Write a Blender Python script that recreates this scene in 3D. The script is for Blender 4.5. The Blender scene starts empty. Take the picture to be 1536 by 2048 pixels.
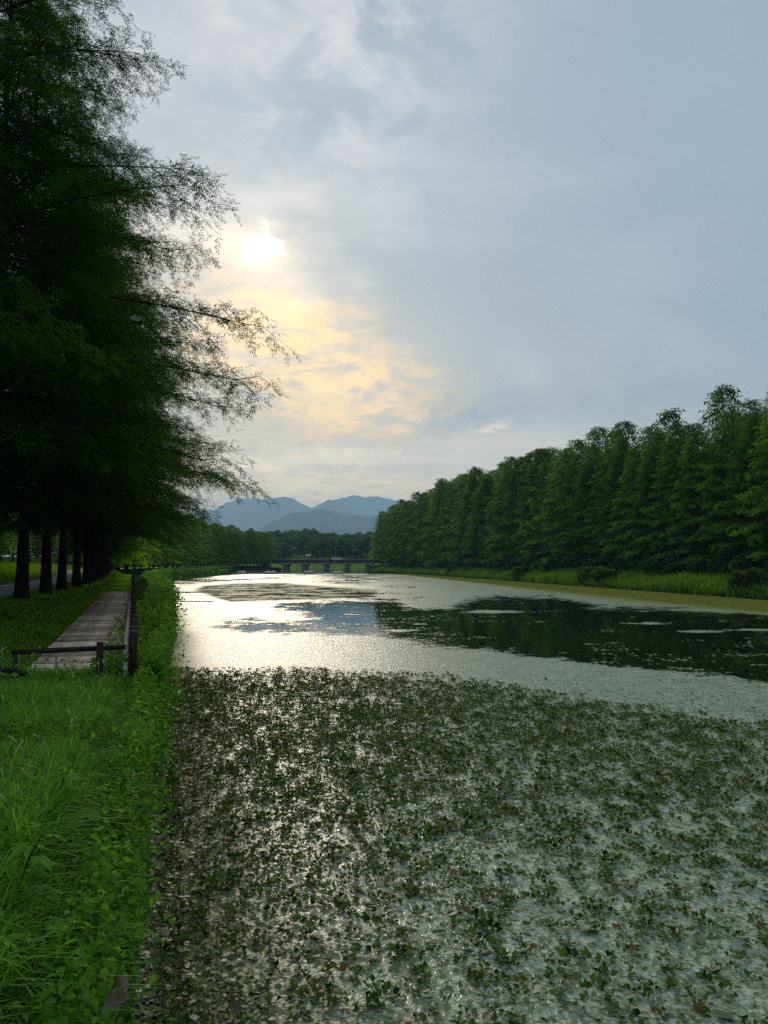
import bpy, math, random
import numpy as np

SC = bpy.context.scene
COL = SC.collection
R = math.radians
F = 1540.0            # focal length in photo pixels
HC = 3.5              # camera height above the water
PITCH = math.atan(102.0 / F)

# ------------------------------------------------------------------ camera
cam_d = bpy.data.cameras.new("camera")
cam = bpy.data.objects.new("camera", cam_d)
COL.objects.link(cam)
cam.location = (0, 0, HC)
cam.rotation_euler = (R(90) + PITCH, 0, 0)
cam_d.sensor_fit = 'VERTICAL'
cam_d.sensor_height = 34.6
cam_d.lens = 34.6 * F / 2048.0
cam_d.clip_start = 0.05
cam_d.clip_end = 30000
SC.camera = cam

def direction(px, py):
    """world direction of a photo pixel"""
    v = np.array([px - 768.0, 1024.0 - py, -F])
    c, s = math.cos(R(90) + PITCH), math.sin(R(90) + PITCH)
    d = np.array([v[0], c * v[1] - s * v[2], s * v[1] + c * v[2]])
    return d / np.linalg.norm(d)

def azel(px, py):
    d = direction(px, py)
    return math.atan2(d[0], d[1]), math.asin(d[2])

# ------------------------------------------------------------------ render settings
SC.view_settings.view_transform = 'Standard'
SC.view_settings.look = 'None'
SC.view_settings.exposure = 1.0
SC.view_settings.gamma = 1.0
SC.view_settings.use_curve_mapping = False
cy = SC.cycles
cy.max_bounces = 6
cy.diffuse_bounces = 2
cy.glossy_bounces = 2
cy.transmission_bounces = 3
cy.transparent_max_bounces = 8
cy.volume_bounces = 0
cy.use_denoising = False
cy.use_adaptive_sampling = False
cy.sample_clamp_indirect = 4.0
cy.sample_clamp_direct = 0.0
cy.caustics_reflective = False
cy.caustics_refractive = False

# ------------------------------------------------------------------ node helper
class N:
    def __init__(self, tree):
        self.t = tree
    def node(self, typ, **kw):
        n = self.t.nodes.new(typ)
        for k, v in kw.items():
            setattr(n, k, v)
        return n
    def link(self, a, b):
        self.t.links.new(a, b)
    def put(self, sock, v):
        if isinstance(v, bpy.types.NodeSocket):
            self.link(v, sock)
        elif v is not None:
            if sock.type == 'RGBA' and len(v) == 3:
                v = (*v, 1)
            sock.default_value = v
    def m(self, op, a, b=None, c=None, clamp=False):
        n = self.node('ShaderNodeMath', operation=op, use_clamp=clamp)
        for i, v in enumerate((a, b, c)):
            if v is not None:
                self.put(n.inputs[i], v)
        return n.outputs[0]
    def step(self, v, lo, hi):
        n = self.node('ShaderNodeMapRange', interpolation_type='SMOOTHSTEP')
        self.put(n.inputs[0], v)
        n.inputs[1].default_value = lo
        n.inputs[2].default_value = hi
        return n.outputs[0]
    def mix(self, f, a, b, mode='MIX'):
        n = self.node('ShaderNodeMix', data_type='RGBA', blend_type=mode)
        self.put(n.inputs['Factor'], f)
        self.put(n.inputs[6], a)
        self.put(n.inputs[7], b)
        return n.outputs[2]
    def noise(self, vec, scale, detail=4.0, rough=0.55, dist=0.0, out=0):
        n = self.node('ShaderNodeTexNoise')
        if vec is not None:
            self.link(vec, n.inputs['Vector'])
        n.inputs['Scale'].default_value = scale
        n.inputs['Detail'].default_value = detail
        n.inputs['Roughness'].default_value = rough
        n.inputs['Distortion'].default_value = dist
        return n.outputs[out]
    def combine(self, x, y, z):
        n = self.node('ShaderNodeCombineXYZ')
        for i, v in enumerate((x, y, z)):
            self.put(n.inputs[i], v)
        return n.outputs[0]

# ------------------------------------------------------------------ world: hazy evening sky with thin cloud
SUN_AZ, SUN_EL = azel(520, 495)
world = bpy.data.worlds.new("World")
SC.world = world
world.use_nodes = True
world.cycles.sampling_method = 'MANUAL'
world.cycles.sample_map_resolution = 1024
wt = world.node_tree
wt.nodes.clear()
w = N(wt)
tc = w.node('ShaderNodeTexCoord')
sep = w.node('ShaderNodeSeparateXYZ')
w.link(tc.outputs['Generated'], sep.inputs[0])
dx, dy, dz = sep.outputs
sky = w.node('ShaderNodeTexSky', sky_type='NISHITA')
sky.sun_disc = False
sky.sun_elevation = SUN_EL
sky.sun_rotation = SUN_AZ
sky.air_density = 1.2
sky.dust_density = 3.0
az = w.m('ARCTAN2', dx, dy)
el = w.m('ARCSINE', dz)
den = w.m('ADD', w.m('ABSOLUTE', dz), 0.10)
pl = w.combine(w.m('DIVIDE', dx, den), w.m('DIVIDE', dy, den), 0.0)      # the cloud deck seen in perspective
n_big = w.noise(pl, 0.55, 5, 0.55, 0.4)
n_mid = w.noise(pl, 1.7, 7, 0.62, 0.8)
n_fine = w.noise(pl, 4.2, 7, 0.66, 1.2)
dirv = w.combine(w.m('MULTIPLY', az, 1.0), w.m('MULTIPLY', el, 1.7), 0.3)
n_dir = w.noise(dirv, 9.0, 6, 0.6, 0.5)
n_puff = w.noise(dirv, 24.0, 7, 0.6, 0.3)
# ragged coordinates for the edges of the cloud forms
azr = w.m('ADD', az, w.m('MULTIPLY', w.m('SUBTRACT', n_dir, 0.5), 0.16))
elr = w.m('ADD', el, w.m('MULTIPLY', w.m('SUBTRACT', n_puff, 0.5), 0.09))

def blob(px, py, rx, ry, rot=0.0, ragged=True, p=1.0):
    a0, e0 = azel(px, py)
    A, E = (azr, elr) if ragged else (az, el)
    da = w.m('SUBTRACT', A, a0)
    de = w.m('SUBTRACT', E, e0)
    c, s = math.cos(R(rot)), math.sin(R(rot))
    u = w.m('ADD', w.m('MULTIPLY', da, c * F / rx), w.m('MULTIPLY', de, s * F / rx))
    v = w.m('ADD', w.m('MULTIPLY', da, -s * F / ry), w.m('MULTIPLY', de, c * F / ry))
    q = w.m('ADD', w.m('MULTIPLY', u, u), w.m('MULTIPLY', v, v))
    if p != 1.0:
        q = w.m('POWER', q, p)
    return w.m('EXPONENT', w.m('MULTIPLY', q, -1.0))

K = 5.0              # cloud radiance is written for a Background strength of 0.1
def kc(r, g, b, s=1.0):
    return (r * K * s, g * K * s, b * K * s)
e_up = w.step(el, 0.0, 0.75)
base = w.mix(e_up, kc(.50, .55, .60), kc(.36, .45, .555))
# broad cloud deck tone
base = w.mix(w.m('MULTIPLY', w.step(n_big, .35, .68), 0.30), base, kc(.52, .56, .61))
base = w.mix(w.m('MULTIPLY', w.step(n_mid, .42, .70), 0.30), base, kc(.62, .64, .68))
# bluer towards the open side on the right
bl = w.step(az, -0.05, 0.55)
base = w.mix(w.m('MULTIPLY', w.m('MULTIPLY', bl, w.step(el, 0.05, 0.32)), 0.55), base, kc(.345, .445, .575))
# light high cloud over the centre top
base = w.mix(w.m('MULTIPLY', blob(690, 120, 230, 230), w.m('MULTIPLY', w.step(n_dir, .40, .66), 0.75)), base, kc(.86, .84, .83))
base = w.mix(w.m('MULTIPLY', blob(560, -20, 420, 110), w.m('MULTIPLY', w.step(n_dir, .3, .7), 0.75)), base, kc(.80, .78, .78))
base = w.mix(w.m('MULTIPLY', blob(300, 60, 190, 240), 0.35), base, kc(.62, .62, .66))
# grey-blue belt below the sun gap
base = w.mix(w.m('MULTIPLY', blob(760, 540, 300, 75, -14), 0.5), base, kc(.37, .44, .50))
# wide creamy glow down to the horizon
glow = w.m('MULTIPLY', blob(600, 900, 480, 250, -8, False), 0.85)
base = w.mix(glow, base, kc(1.02, .84, .58))
lowglow = w.m('MULTIPLY', w.m('MULTIPLY', w.m('EXPONENT', w.m('MULTIPLY', w.m('POWER', w.m('DIVIDE', w.m('ADD', az, .08), .62), 2.0), -1.0)), w.m('SUBTRACT', 1.0, w.step(el, .03, .20))), .9)
base = w.mix(lowglow, base, kc(3.6, 2.45, 1.3))
# the amber field of thin cloud
amb = w.m('MULTIPLY', blob(625, 735, 290, 125, -27, True, 1.8), 1.0)
rip = w.step(w.m('ADD', w.m('MULTIPLY', n_fine, .6), w.m('MULTIPLY', n_puff, .4)), .42, .57)
base = w.mix(amb, base, w.mix(rip, kc(1.02, .84, .62), kc(1.90, 1.20, .42)))
# ripples across the whole lower glow
base = w.mix(w.m('MULTIPLY', w.m('MULTIPLY', glow, w.step(n_fine, .47, .68)), 0.50), base, kc(.62, .62, .62))
# grey bars of cloud low in the sky
for (x, y, rx, ry, k) in ((900, 915, 240, 36, .75), (700, 930, 190, 18, .5), (1010, 835, 150, 30, .55), (940, 838, 60, 20, .6),
                          (850, 862, 90, 22, .5), (500, 785, 60, 11, .6), (1180, 800, 260, 34, .45), (470, 930, 120, 22, .4),
                          (860, 800, 45, 10, .4), (520, 990, 150, 16, .35)):
    base = w.mix(w.m('MULTIPLY', blob(x, y, rx, ry, -3), min(1, k * 1.1) if y < 880 else k * .7), base, kc(.42, .49, .56) if y < 880 else kc(.8, .86, .88))
# small lit puffs near the horizon
for (x, y, rx, ry, k) in ((585, 985, 38, 12, .8), (992, 852, 26, 12, .7), (800, 972, 120, 12, .35), (700, 900, 90, 9, .4)):
    base = w.mix(w.m('MULTIPLY', w.m('MULTIPLY', blob(x, y, rx, ry), w.step(n_puff, .42, .6)), k), base, kc(2.2, 1.7, 1.1))
# the sun behind thin cloud: warm halo and burning gap
base = w.mix(w.m('MULTIPLY', blob(500, 502, 70, 38, 0), 0.85), base, kc(1.55, 1.22, .78))
core = w.step(w.m('MULTIPLY', blob(520, 494, 40, 24, 12), w.m('ADD', .25, w.m('MULTIPLY', n_fine, 1.5))), .25, .8)
base = w.mix(core, base, kc(8, 7.4, 6.2))
gap = w.m('ADD', 0.88, w.m('MULTIPLY', w.step(n_big, .3, .55), 0.10))
final = w.mix(gap, sky.outputs[0], base)
bg = w.node('ShaderNodeBackground')
bg.inputs['Strength'].default_value = 0.1
w.link(final, bg.inputs['Color'])
wo = w.node('ShaderNodeOutputWorld')
w.link(bg.outputs[0], wo.inputs['Surface'])

# ------------------------------------------------------------------ sun (veiled)
sl = bpy.data.lights.new("sun", 'SUN')
sl.energy = 1.1
sl.angle = R(10)
sl.color = (1.0, .86, .66)
sun = bpy.data.objects.new("sun", sl)
COL.objects.link(sun)
from mathutils import Vector, Matrix
sun.rotation_euler = Vector(direction(520, 495)).to_track_quat('Z', 'Y').to_euler()

# ------------------------------------------------------------------ mesh helpers
def make_mesh(name, v, faces, tint=None, smooth=False, extra=None):
    """faces: list of integer arrays (M,3) or (M,4)"""
    me = bpy.data.meshes.new(name)
    v = np.asarray(v, dtype=np.float32)
    faces = [np.asarray(f, dtype=np.int32) for f in (faces if isinstance(faces, list) else [faces]) if len(f)]
    loops = np.concatenate([f.ravel() for f in faces])
    tot = np.concatenate([np.full(len(f), f.shape[1], dtype=np.int32) for f in faces])
    start = np.concatenate([[0], np.cumsum(tot)[:-1]]).astype(np.int32)
    me.vertices.add(len(v))
    me.vertices.foreach_set("co", v.ravel())
    me.loops.add(len(loops))
    me.loops.foreach_set("vertex_index", loops)
    me.polygons.add(len(tot))
    me.polygons.foreach_set("loop_start", start)
    me.polygons.foreach_set("loop_total", tot)
    if smooth:
        me.polygons.foreach_set("use_smooth", np.ones(len(tot), dtype=bool))
    ex = dict(extra or {})
    if tint is not None:
        ex['tint'] = tint
    for k, a in ex.items():
        at = me.attributes.new(k, 'FLOAT', 'POINT')
        at.data.foreach_set("value", np.asarray(a, dtype=np.float32))
    me.update(calc_edges=True)
    return me

def add(name, me, mat=None, parent=None, loc=None, rotz=None, scale=None, color=None):
    o = bpy.data.objects.new(name, me)
    COL.objects.link(o)
    if mat is not None and me is not None and len(me.materials) == 0:
        me.materials.append(mat)
    if parent is not None:
        o.parent = parent
    if loc is not None:
        o.location = loc
    if rotz is not None:
        o.rotation_euler = (0, 0, rotz)
    if scale is not None:
        o.scale = (scale,) * 3 if not hasattr(scale, '__len__') else scale
    if color is not None:
        o.color = color
    return o

def tag(o, label=None, cat=None, group=None, kind=None):
    if label: o['label'] = label
    if cat: o['category'] = cat
    if group: o['group'] = group
    if kind: o['kind'] = kind
    return o

class MB:
    """collects boxes, tubes and loose polygons into one mesh"""
    def __init__(s):
        s.v, s.q, s.t, s.n = [], [], [], 0
    def _add(s, v, q=None, t=None):
        v = np.asarray(v, float)
        if q is not None and len(q): s.q.append(np.asarray(q) + s.n)
        if t is not None and len(t): s.t.append(np.asarray(t) + s.n)
        s.v.append(v); s.n += len(v)
        return s
    def box(s, c, size, rot=None, bevel=0.0, taper=1.0):
        x, y, z = [a / 2 for a in size]
        b = min(bevel, x * .9, y * .9, z * .9)
        if b <= 0:
            v = np.array([[sx * x, sy * y, sz * z] for sz in (-1, 1) for sx, sy in ((-1, -1), (1, -1), (1, 1), (-1, 1))], float)
            q = [[0, 3, 2, 1], [4, 5, 6, 7], [0, 1, 5, 4], [1, 2, 6, 5], [2, 3, 7, 6], [3, 0, 4, 7]]
        else:
            rings = []
            for (zz, k) in ((-z, b), (-z + b, 0), (z - b, 0), (z, b)):
                xx, yy = x - k, y - k
                rings.append([[-xx, -yy, zz], [xx, -yy, zz], [xx, yy, zz], [-xx, yy, zz]])
            v = np.array(rings, float).reshape(-1, 3)
            q = [[0, 3, 2, 1], [12, 13, 14, 15]]
            for r in range(3):
                for i in range(4):
                    a, bb = r * 4 + i, r * 4 + (i + 1) % 4
                    q.append([a, bb, bb + 4, a + 4])
        if taper != 1.0:
            k = 1 + (taper - 1) * (v[:, 2:3] + z) / (2 * z)
            v[:, :2] *= k
        if rot is not None:
            v = v @ np.asarray(rot).T
        return s._add(v + np.asarray(c, float), q)
    def tube(s, pts, rad, sides=6, cap=True):
        pts = np.asarray(pts, float)
        n = len(pts)
        rad = np.broadcast_to(np.asarray(rad, float), (n,))
        tg = np.gradient(pts, axis=0)
        tg /= np.linalg.norm(tg, axis=1)[:, None] + 1e-9
        ref = np.array([0, 0, 1.0]) if abs(tg[0, 2]) < .8 else np.array([1.0, 0, 0])
        u = np.cross(tg, ref); u /= np.linalg.norm(u, axis=1)[:, None] + 1e-9
        w2 = np.cross(tg, u)
        a = np.arange(sides) * 2 * math.pi / sides
        v = (pts[:, None, :] + rad[:, None, None] * (np.cos(a)[None, :, None] * u[:, None, :] + np.sin(a)[None, :, None] * w2[:, None, :])).reshape(-1, 3)
        q = []
        for r in range(n - 1):
            for i in range(sides):
                q.append([r * sides + i, r * sides + (i + 1) % sides, (r + 1) * sides + (i + 1) % sides, (r + 1) * sides + i])
        t = []
        if cap:
            v = np.vstack([v, pts[-1:]])
            for i in range(sides):
                t.append([(n - 1) * sides + i, (n - 1) * sides + (i + 1) % sides, n * sides])
        return s._add(v, q, t)
    def mesh(s, name, smooth=False, tint=None):
        fs = []
        if s.q: fs.append(np.vstack(s.q))
        if s.t: fs.append(np.vstack(s.t))
        return make_mesh(name, np.vstack(s.v), fs, tint=tint, smooth=smooth)
    def build(s, name, mat, parent=None, smooth=False, **kw):
        return add(name, s.mesh(name, smooth), mat, parent, **kw)

def rz(a):
    c, s = math.cos(a), math.sin(a)
    return np.array([[c, -s, 0], [s, c, 0], [0, 0, 1.0]])

def scatter(tv, tf, T, Mx, tint):
    """copies of a template: tv (n,3), tf (k,m), T (N,3), Mx (N,3,3) incl. scale, tint (N,)"""
    n, m = len(tv), len(T)
    v = np.einsum('nij,kj->nki', Mx, tv) + T[:, None, :]
    f = (tf[None, :, :] + (np.arange(m) * n)[:, None, None]).reshape(-1, tf.shape[1])
    return v.reshape(-1, 3), f, np.repeat(tint, n)

def frames(fwd, roll, scale):
    """(N,3,3): x = forward, z = roughly up, rolled"""
    f = fwd / (np.linalg.norm(fwd, axis=1)[:, None] + 1e-9)
    up = np.tile(np.array([0, 0, 1.0]), (len(f), 1))
    up[np.abs(f[:, 2]) > .97] = (0, 1, 0)
    s = np.cross(up, f); s /= np.linalg.norm(s, axis=1)[:, None] + 1e-9
    u = np.cross(f, s)
    c, sn = np.cos(roll)[:, None], np.sin(roll)[:, None]
    s2, u2 = s * c + u * sn, -s * sn + u * c
    return np.stack([f, s2, u2], axis=2) * np.asarray(scale)[:, None, None]

def blades(rng, base, h, width, lean, az=None, segs=3, curl=1.0):
    """arching grass blades; base (N,3)"""
    n = len(base)
    az = rng.uniform(0, 2 * math.pi, n) if az is None else az
    d = np.stack([np.cos(az), np.sin(az), np.zeros(n)], 1)
    sd = np.stack([-np.sin(az + rng.normal(0, .4, n)), np.cos(az), np.zeros(n)], 1)
    vs = []
    for i in range(segs + 1):
        t = i / segs
        p = base + d * (h * lean * t ** (1.6 * curl))[:, None]
        p[:, 2] += h * (t - lean * .55 * t ** 2.6)
        if i < segs:
            wd = width * (1 - .75 * t ** 1.5) * (.55 + .9 * min(t * 2.5, 1)) * .5
            vs += [p - sd * wd[:, None], p + sd * wd[:, None]]
        else:
            vs.append(p)
    v = np.stack(vs, 1)
    k = v.shape[1]
    f = []
    for i in range(segs - 1):
        a = 2 * i
        f += [[a, a + 1, a + 3], [a, a + 3, a + 2]]
    a = 2 * (segs - 1)
    f.append([a, a + 1, a + 2])
    f = np.array(f)
    F_ = (f[None] + (np.arange(n) * k)[:, None, None]).reshape(-1, 3)
    hh = np.tile(np.array([j // 2 / segs for j in range(k)]), n)
    return v.reshape(-1, 3), F_, hh, k

def fbm(x, y, seed=0, octs=4, base=1.0):
    """cheap smooth value noise, about -1..1"""
    out = np.zeros_like(np.asarray(x, float)); amp = 1.0; tot = 0
    for o in range(octs):
        fx, fy = x * base * 2 ** o + seed * 17.3, y * base * 2 ** o + seed * 7.9
        ix, iy = np.floor(fx), np.floor(fy)
        tx, ty = fx - ix, fy - iy
        tx, ty = tx * tx * (3 - 2 * tx), ty * ty * (3 - 2 * ty)
        def h(a, b):
            q = np.sin(a * 127.1 + b * 311.7 + seed * 13.7 + o * 5.1) * 43758.5453
            return (q - np.floor(q)) * 2 - 1
        nv = (h(ix, iy) * (1 - tx) + h(ix + 1, iy) * tx) * (1 - ty) + (h(ix, iy + 1) * (1 - tx) + h(ix + 1, iy + 1) * tx) * ty
        out += amp * nv; tot += amp; amp *= .5
    return out / tot

# ------------------------------------------------------------------ materials
def new_mat(name):
    m = bpy.data.materials.new(name)
    m.use_nodes = True
    m.node_tree.nodes.clear()
    n = N(m.node_tree)
    return m, n, n.node('ShaderNodeOutputMaterial')

def plain(name, c, rough=.7, spec=.4, noise_scale=3.0, var=.35, bump=.3, metal=0.0, bump_scale=None, obj_rand=0.0, stretch=None, dist=.02):
    m, n, out = new_mat(name)
    t = n.node('ShaderNodeTexCoord')
    vec = t.outputs['Object']
    if stretch:
        mp = n.node('ShaderNodeMapping')
        mp.inputs['Scale'].default_value = stretch
        n.link(vec, mp.inputs[0]); vec = mp.outputs[0]
    nz = n.noise(vec, noise_scale, 6, .62)
    col = n.mix(n.step(nz, .3, .7), tuple(a * (1 - var) for a in c), tuple(min(1, a * (1 + var)) for a in c))
    if obj_rand:
        oi = n.node('ShaderNodeObjectInfo')
        k = n.m('ADD', 1 - obj_rand, n.m('MULTIPLY', oi.outputs['Random'], 2 * obj_rand))
        col = n.mix(1.0, col, n.combine(k, k, k), 'MULTIPLY')
    p = n.node('ShaderNodeBsdfPrincipled')
    n.put(p.inputs['Base Color'], col)
    p.inputs['Roughness'].default_value = rough
    p.inputs['Specular IOR Level'].default_value = spec
    p.inputs['Metallic'].default_value = metal
    if bump:
        b = n.node('ShaderNodeBump')
        b.inputs['Strength'].default_value = bump
        b.inputs['Distance'].default_value = dist
        n.link(n.noise(vec, bump_scale or noise_scale * 6, 5, .6), b.inputs['Height'])
        n.link(b.outputs[0], p.inputs['Normal'])
    n.link(p.outputs[0], out.inputs[0])
    return m

def leafy(name, dark, light, trans=.35, rough=.5, spec=.35, obj_col=True, noise_scale=.6):
    """foliage: colour runs from dark to light by the tint attribute, tinted by the object's own colour"""
    m, n, out = new_mat(name)
    at = n.node('ShaderNodeAttribute', attribute_name='tint')
    t = n.node('ShaderNodeTexCoord')
    nz = n.noise(t.outputs['Object'], noise_scale, 3, .6)
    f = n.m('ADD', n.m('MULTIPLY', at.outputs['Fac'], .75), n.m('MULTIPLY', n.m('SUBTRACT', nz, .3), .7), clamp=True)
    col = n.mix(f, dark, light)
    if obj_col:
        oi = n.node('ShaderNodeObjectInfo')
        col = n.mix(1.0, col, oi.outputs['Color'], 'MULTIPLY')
    p = n.node('ShaderNodeBsdfPrincipled')
    n.put(p.inputs['Base Color'], col)
    p.inputs['Roughness'].default_value = rough
    p.inputs['Specular IOR Level'].default_value = spec
    tr = n.node('ShaderNodeBsdfTranslucent')
    n.put(tr.inputs['Color'], n.mix(1.0, col, (1.5, 1.35, .5), 'MULTIPLY'))
    mx = n.node('ShaderNodeMixShader')
    mx.inputs[0].default_value = trans
    n.link(p.outputs[0], mx.inputs[1]); n.link(tr.outputs[0], mx.inputs[2])
    n.link(mx.outputs[0], out.inputs[0])
    return m

M = {}
M['needles'] = leafy('conifer needles', (.008, .034, .004), (.050, .130, .010), .4, .6, .03)
M['crown'] = leafy('conifer crown foliage', (.009, .046, .003), (.110, .250, .012), .4, .6, .03)
M['broad'] = leafy('broadleaf foliage', (.014, .060, .018), (.085, .200, .050), .25, .6, .03)
M['grass'] = leafy('long grass', (.020, .095, .008), (.215, .520, .055), .5, .5, .15, False, 1.2)
M['mown'] = leafy('verge grass', (.050, .200, .010), (.300, .520, .018), .45, .7, .0, False, .8)
M['weed'] = leafy('bank weeds', (.018, .085, .008), (.180, .430, .038), .5, .6, .06, False, 1.5)
M['reed'] = leafy('reeds', (.035, .125, .010), (.230, .430, .040), .5, .6, .05, False, .35)
M['bark'] = plain('bark', (.030, .024, .018), .95, .1, 3, .5, .8, stretch=(4, 4, .6), dist=.05)
M['wood_dark'] = plain('dark stained timber', (.022, .015, .011), .75, .25, 8, .5, .5, stretch=(1, 1, 1), obj_rand=.3)
M['wood_pale'] = plain('weathered grey timber', (.50, .47, .40), .85, .2, 8, .4, .5, obj_rand=.2)
M['plank'] = plain('deck timber', (.58, .445, .34), .85, .1, 5, .6, .6, stretch=(1.2, 9, 4), obj_rand=.55, dist=.01)
M['concrete'] = plain('concrete', (.22, .23, .23), .85, .3, 1.2, .3, .3)
M['concrete_pale'] = plain('pale concrete', (.60, .60, .57), .85, .3, 1.5, .25, .3)
M['asphalt'] = plain('road surface', (.40, .40, .42), .95, .1, 2.5, .2, .3)
M['steel'] = plain('galvanised steel', (.20, .21, .22), .6, .3, 3, .1, 0)
M['red'] = plain('red painted rail', (.22, .05, .05), .55, .4, 3, .2, 0)
M['white_paint'] = plain('white car paint', (.75, .76, .78), .25, .6, 2, .04, 0)
M['glass'] = plain('dark window glass', (.02, .025, .03), .08, .8, 2, .1, 0)
M['tyre'] = plain('tyre rubber', (.02, .02, .02), .8, .3, 5, .2, 0)
M['lamp'] = plain('lamp lens', (.8, .8, .78), .3, .6, 2, .05, 0)
M['roofing'] = plain('pale roof sheet', (.5, .5, .48), .6, .4, 1, .1, 0)
M['dry_leaf'] = plain('dry brown leaf', (.52, .40, .28), .8, .2, 9, .5, .5, dist=.01)
M['dry_stalk'] = plain('grass seed head', (.36, .40, .16), .8, .1, 9, .4, 0)
M['soil'] = plain('soil and short turf', (.024, .042, .010), 1.0, .0, .8, .6, .8, bump_scale=9, dist=.06)
M['meadow'] = plain('meadow grass', (.10, .18, .03), 1.0, .0, .3, .4, .5, bump_scale=2, dist=.1)
M['soil_far'] = plain('distant land', (.030, .050, .022), 1.0, .0, .02, .4, 0)
M['mountain'] = plain('forested mountain', (.030, .052, .030), 1.0, .0, .008, .5, 0)

def mat_water():
    m, n, out = new_mat('river water')
    t = n.node('ShaderNodeTexCoord')
    p = n.node('ShaderNodeBsdfPrincipled')
    p.inputs['Base Color'].default_value = (.010, .016, .008, 1)
    p.inputs['Roughness'].default_value = .035
    p.inputs['IOR'].default_value = 1.333
    b = n.node('ShaderNodeBump')
    b.inputs['Strength'].default_value = .10
    b.inputs['Distance'].default_value = .05
    h = n.m('ADD', n.noise(t.outputs['Object'], 1.6, 3, .5), n.m('MULTIPLY', n.noise(t.outputs['Object'], .35, 2, .5), 1.5))
    n.link(h, b.inputs['Height'])
    n.link(b.outputs[0], p.inputs['Normal'])
    n.link(p.outputs[0], out.inputs[0])
    return m
M['water'] = mat_water()

def mat_leafmat():
    """the sheet of small floating leaves; 'cover' says how closed it is, 'green' how olive"""
    m, n, out = new_mat('floating leaf mat')
    t = n.node('ShaderNodeTexCoord')
    o = t.outputs['Object']
    cov = n.node('ShaderNodeAttribute', attribute_name='cover').outputs['Fac']
    grn = n.node('ShaderNodeAttribute', attribute_name='green').outputs['Fac']
    vor = n.node('ShaderNodeTexVoronoi', feature='F1')
    n.link(o, vor.inputs['Vector']); vor.inputs['Scale'].default_value = 24
    vor2 = n.node('ShaderNodeTexVoronoi', feature='DISTANCE_TO_EDGE')
    n.link(o, vor2.inputs['Vector']); vor2.inputs['Scale'].default_value = 18
    sepc = n.node('ShaderNodeSeparateColor')
    n.link(vor.outputs['Color'], sepc.inputs[0])
    big = n.noise(o, .22, 5, .65)
    mid = n.noise(o, 1.1, 5, .65)
    fine = n.noise(o, 7.0, 4, .7)
    ragg = n.m('ADD', n.m('MULTIPLY', n.m('SUBTRACT', big, .5), 9.0), n.m('ADD', n.m('MULTIPLY', n.m('SUBTRACT', mid, .5), 7.0), n.m('MULTIPLY', n.m('SUBTRACT', fine, .5), 5.0)))
    a = n.step(n.m('ADD', cov, ragg), -.12, .12)
    # colour of the leaves
    c1 = n.mix(sepc.outputs[0], (.30, .37, .25), (.56, .63, .46))
    c1 = n.mix(n.m('MULTIPLY', n.step(sepc.outputs[1], .75, .95), .6), c1, (.10, .085, .045))
    c1 = n.mix(n.m('MULTIPLY', n.step(mid, .45, .7), .35), c1, (.09, .13, .10))
    blot = n.noise(o, 2.6, 5, .75)
    c2 = n.mix(n.step(n.m('ADD', n.m('MULTIPLY', sepc.outputs[0], .35), n.m('MULTIPLY', blot, .8)), .38, .75), (.025, .040, .005), (.24, .27, .05))
    gapn = n.noise(o, 3.0, 4, .7)
    gap_ = n.m('MULTIPLY', n.m('SUBTRACT', 1.0, n.step(vor2.outputs['Distance'], .02, .12)), n.step(gapn, .38, .58))
    c1 = n.mix(n.m('MULTIPLY', gap_, .6), c1, (.035, .055, .025))
    spk = n.m('MULTIPLY', n.step(sepc.outputs[2], .72, .78), n.step(gapn, .35, .6))
    c1 = n.mix(n.m('MULTIPLY', spk, .5), c1, (.07, .10, .035))
    col = n.mix(grn, c1, c2)
    p = n.node('ShaderNodeBsdfPrincipled')
    n.put(p.inputs['Base Color'], col)
    n.put(p.inputs['Roughness'], n.m('ADD', .27, n.m('MULTIPLY', grn, .3)))
    n.put(p.inputs['Specular IOR Level'], n.m('MULTIPLY', n.m('SUBTRACT', 1.0, grn), .09))
    hgt = n.m('ADD', n.m('MULTIPLY', n.step(vor2.outputs['Distance'], 0, .16), .6), n.m('ADD', n.m('MULTIPLY', sepc.outputs[2], .5), n.m('MULTIPLY', fine, .8)))
    b = n.node('ShaderNodeBump')
    b.inputs['Strength'].default_value = .38
    b.inputs['Distance'].default_value = .012
    n.link(hgt, b.inputs['Height'])
    n.link(b.outputs[0], p.inputs['Normal'])
    tr = n.node('ShaderNodeBsdfTransparent')
    mx = n.node('ShaderNodeMixShader')
    n.link(a, mx.inputs[0]); n.link(tr.outputs[0], mx.inputs[1]); n.link(p.outputs[0], mx.inputs[2])
    n.link(mx.outputs[0], out.inputs[0])
    return m
M['leafmat'] = mat_leafmat()

def mat_pad(name, dark, light, rough, spec):
    m, n, out = new_mat(name)
    at = n.node('ShaderNodeAttribute', attribute_name='tint')
    col = n.mix(at.outputs['Fac'], dark, light)
    bn = n.step(at.outputs['Fac'], .86, .92)
    col = n.mix(bn, col, (.16, .11, .035))
    p = n.node('ShaderNodeBsdfPrincipled')
    n.put(p.inputs['Base Color'], col)
    p.inputs['Roughness'].default_value = rough
    p.inputs['Specular IOR Level'].default_value = spec
    tr = n.node('ShaderNodeBsdfTranslucent')
    n.put(tr.inputs['Color'], n.mix(1.0, col, (1.5, 1.45, .7), 'MULTIPLY'))
    mx = n.node('ShaderNodeMixShader')
    mx.inputs[0].default_value = .22
    n.link(p.outputs[0], mx.inputs[1]); n.link(tr.outputs[0], mx.inputs[2])
    n.link(mx.outputs[0], out.inputs[0])
    return m
M['pad'] = mat_pad('floating leaf', (.04, .065, .025), (.38, .46, .28), .45, .15)
M['clump'] = mat_pad('water plant leaf', (.010, .032, .005), (.16, .27, .05), .5, .08)

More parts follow.
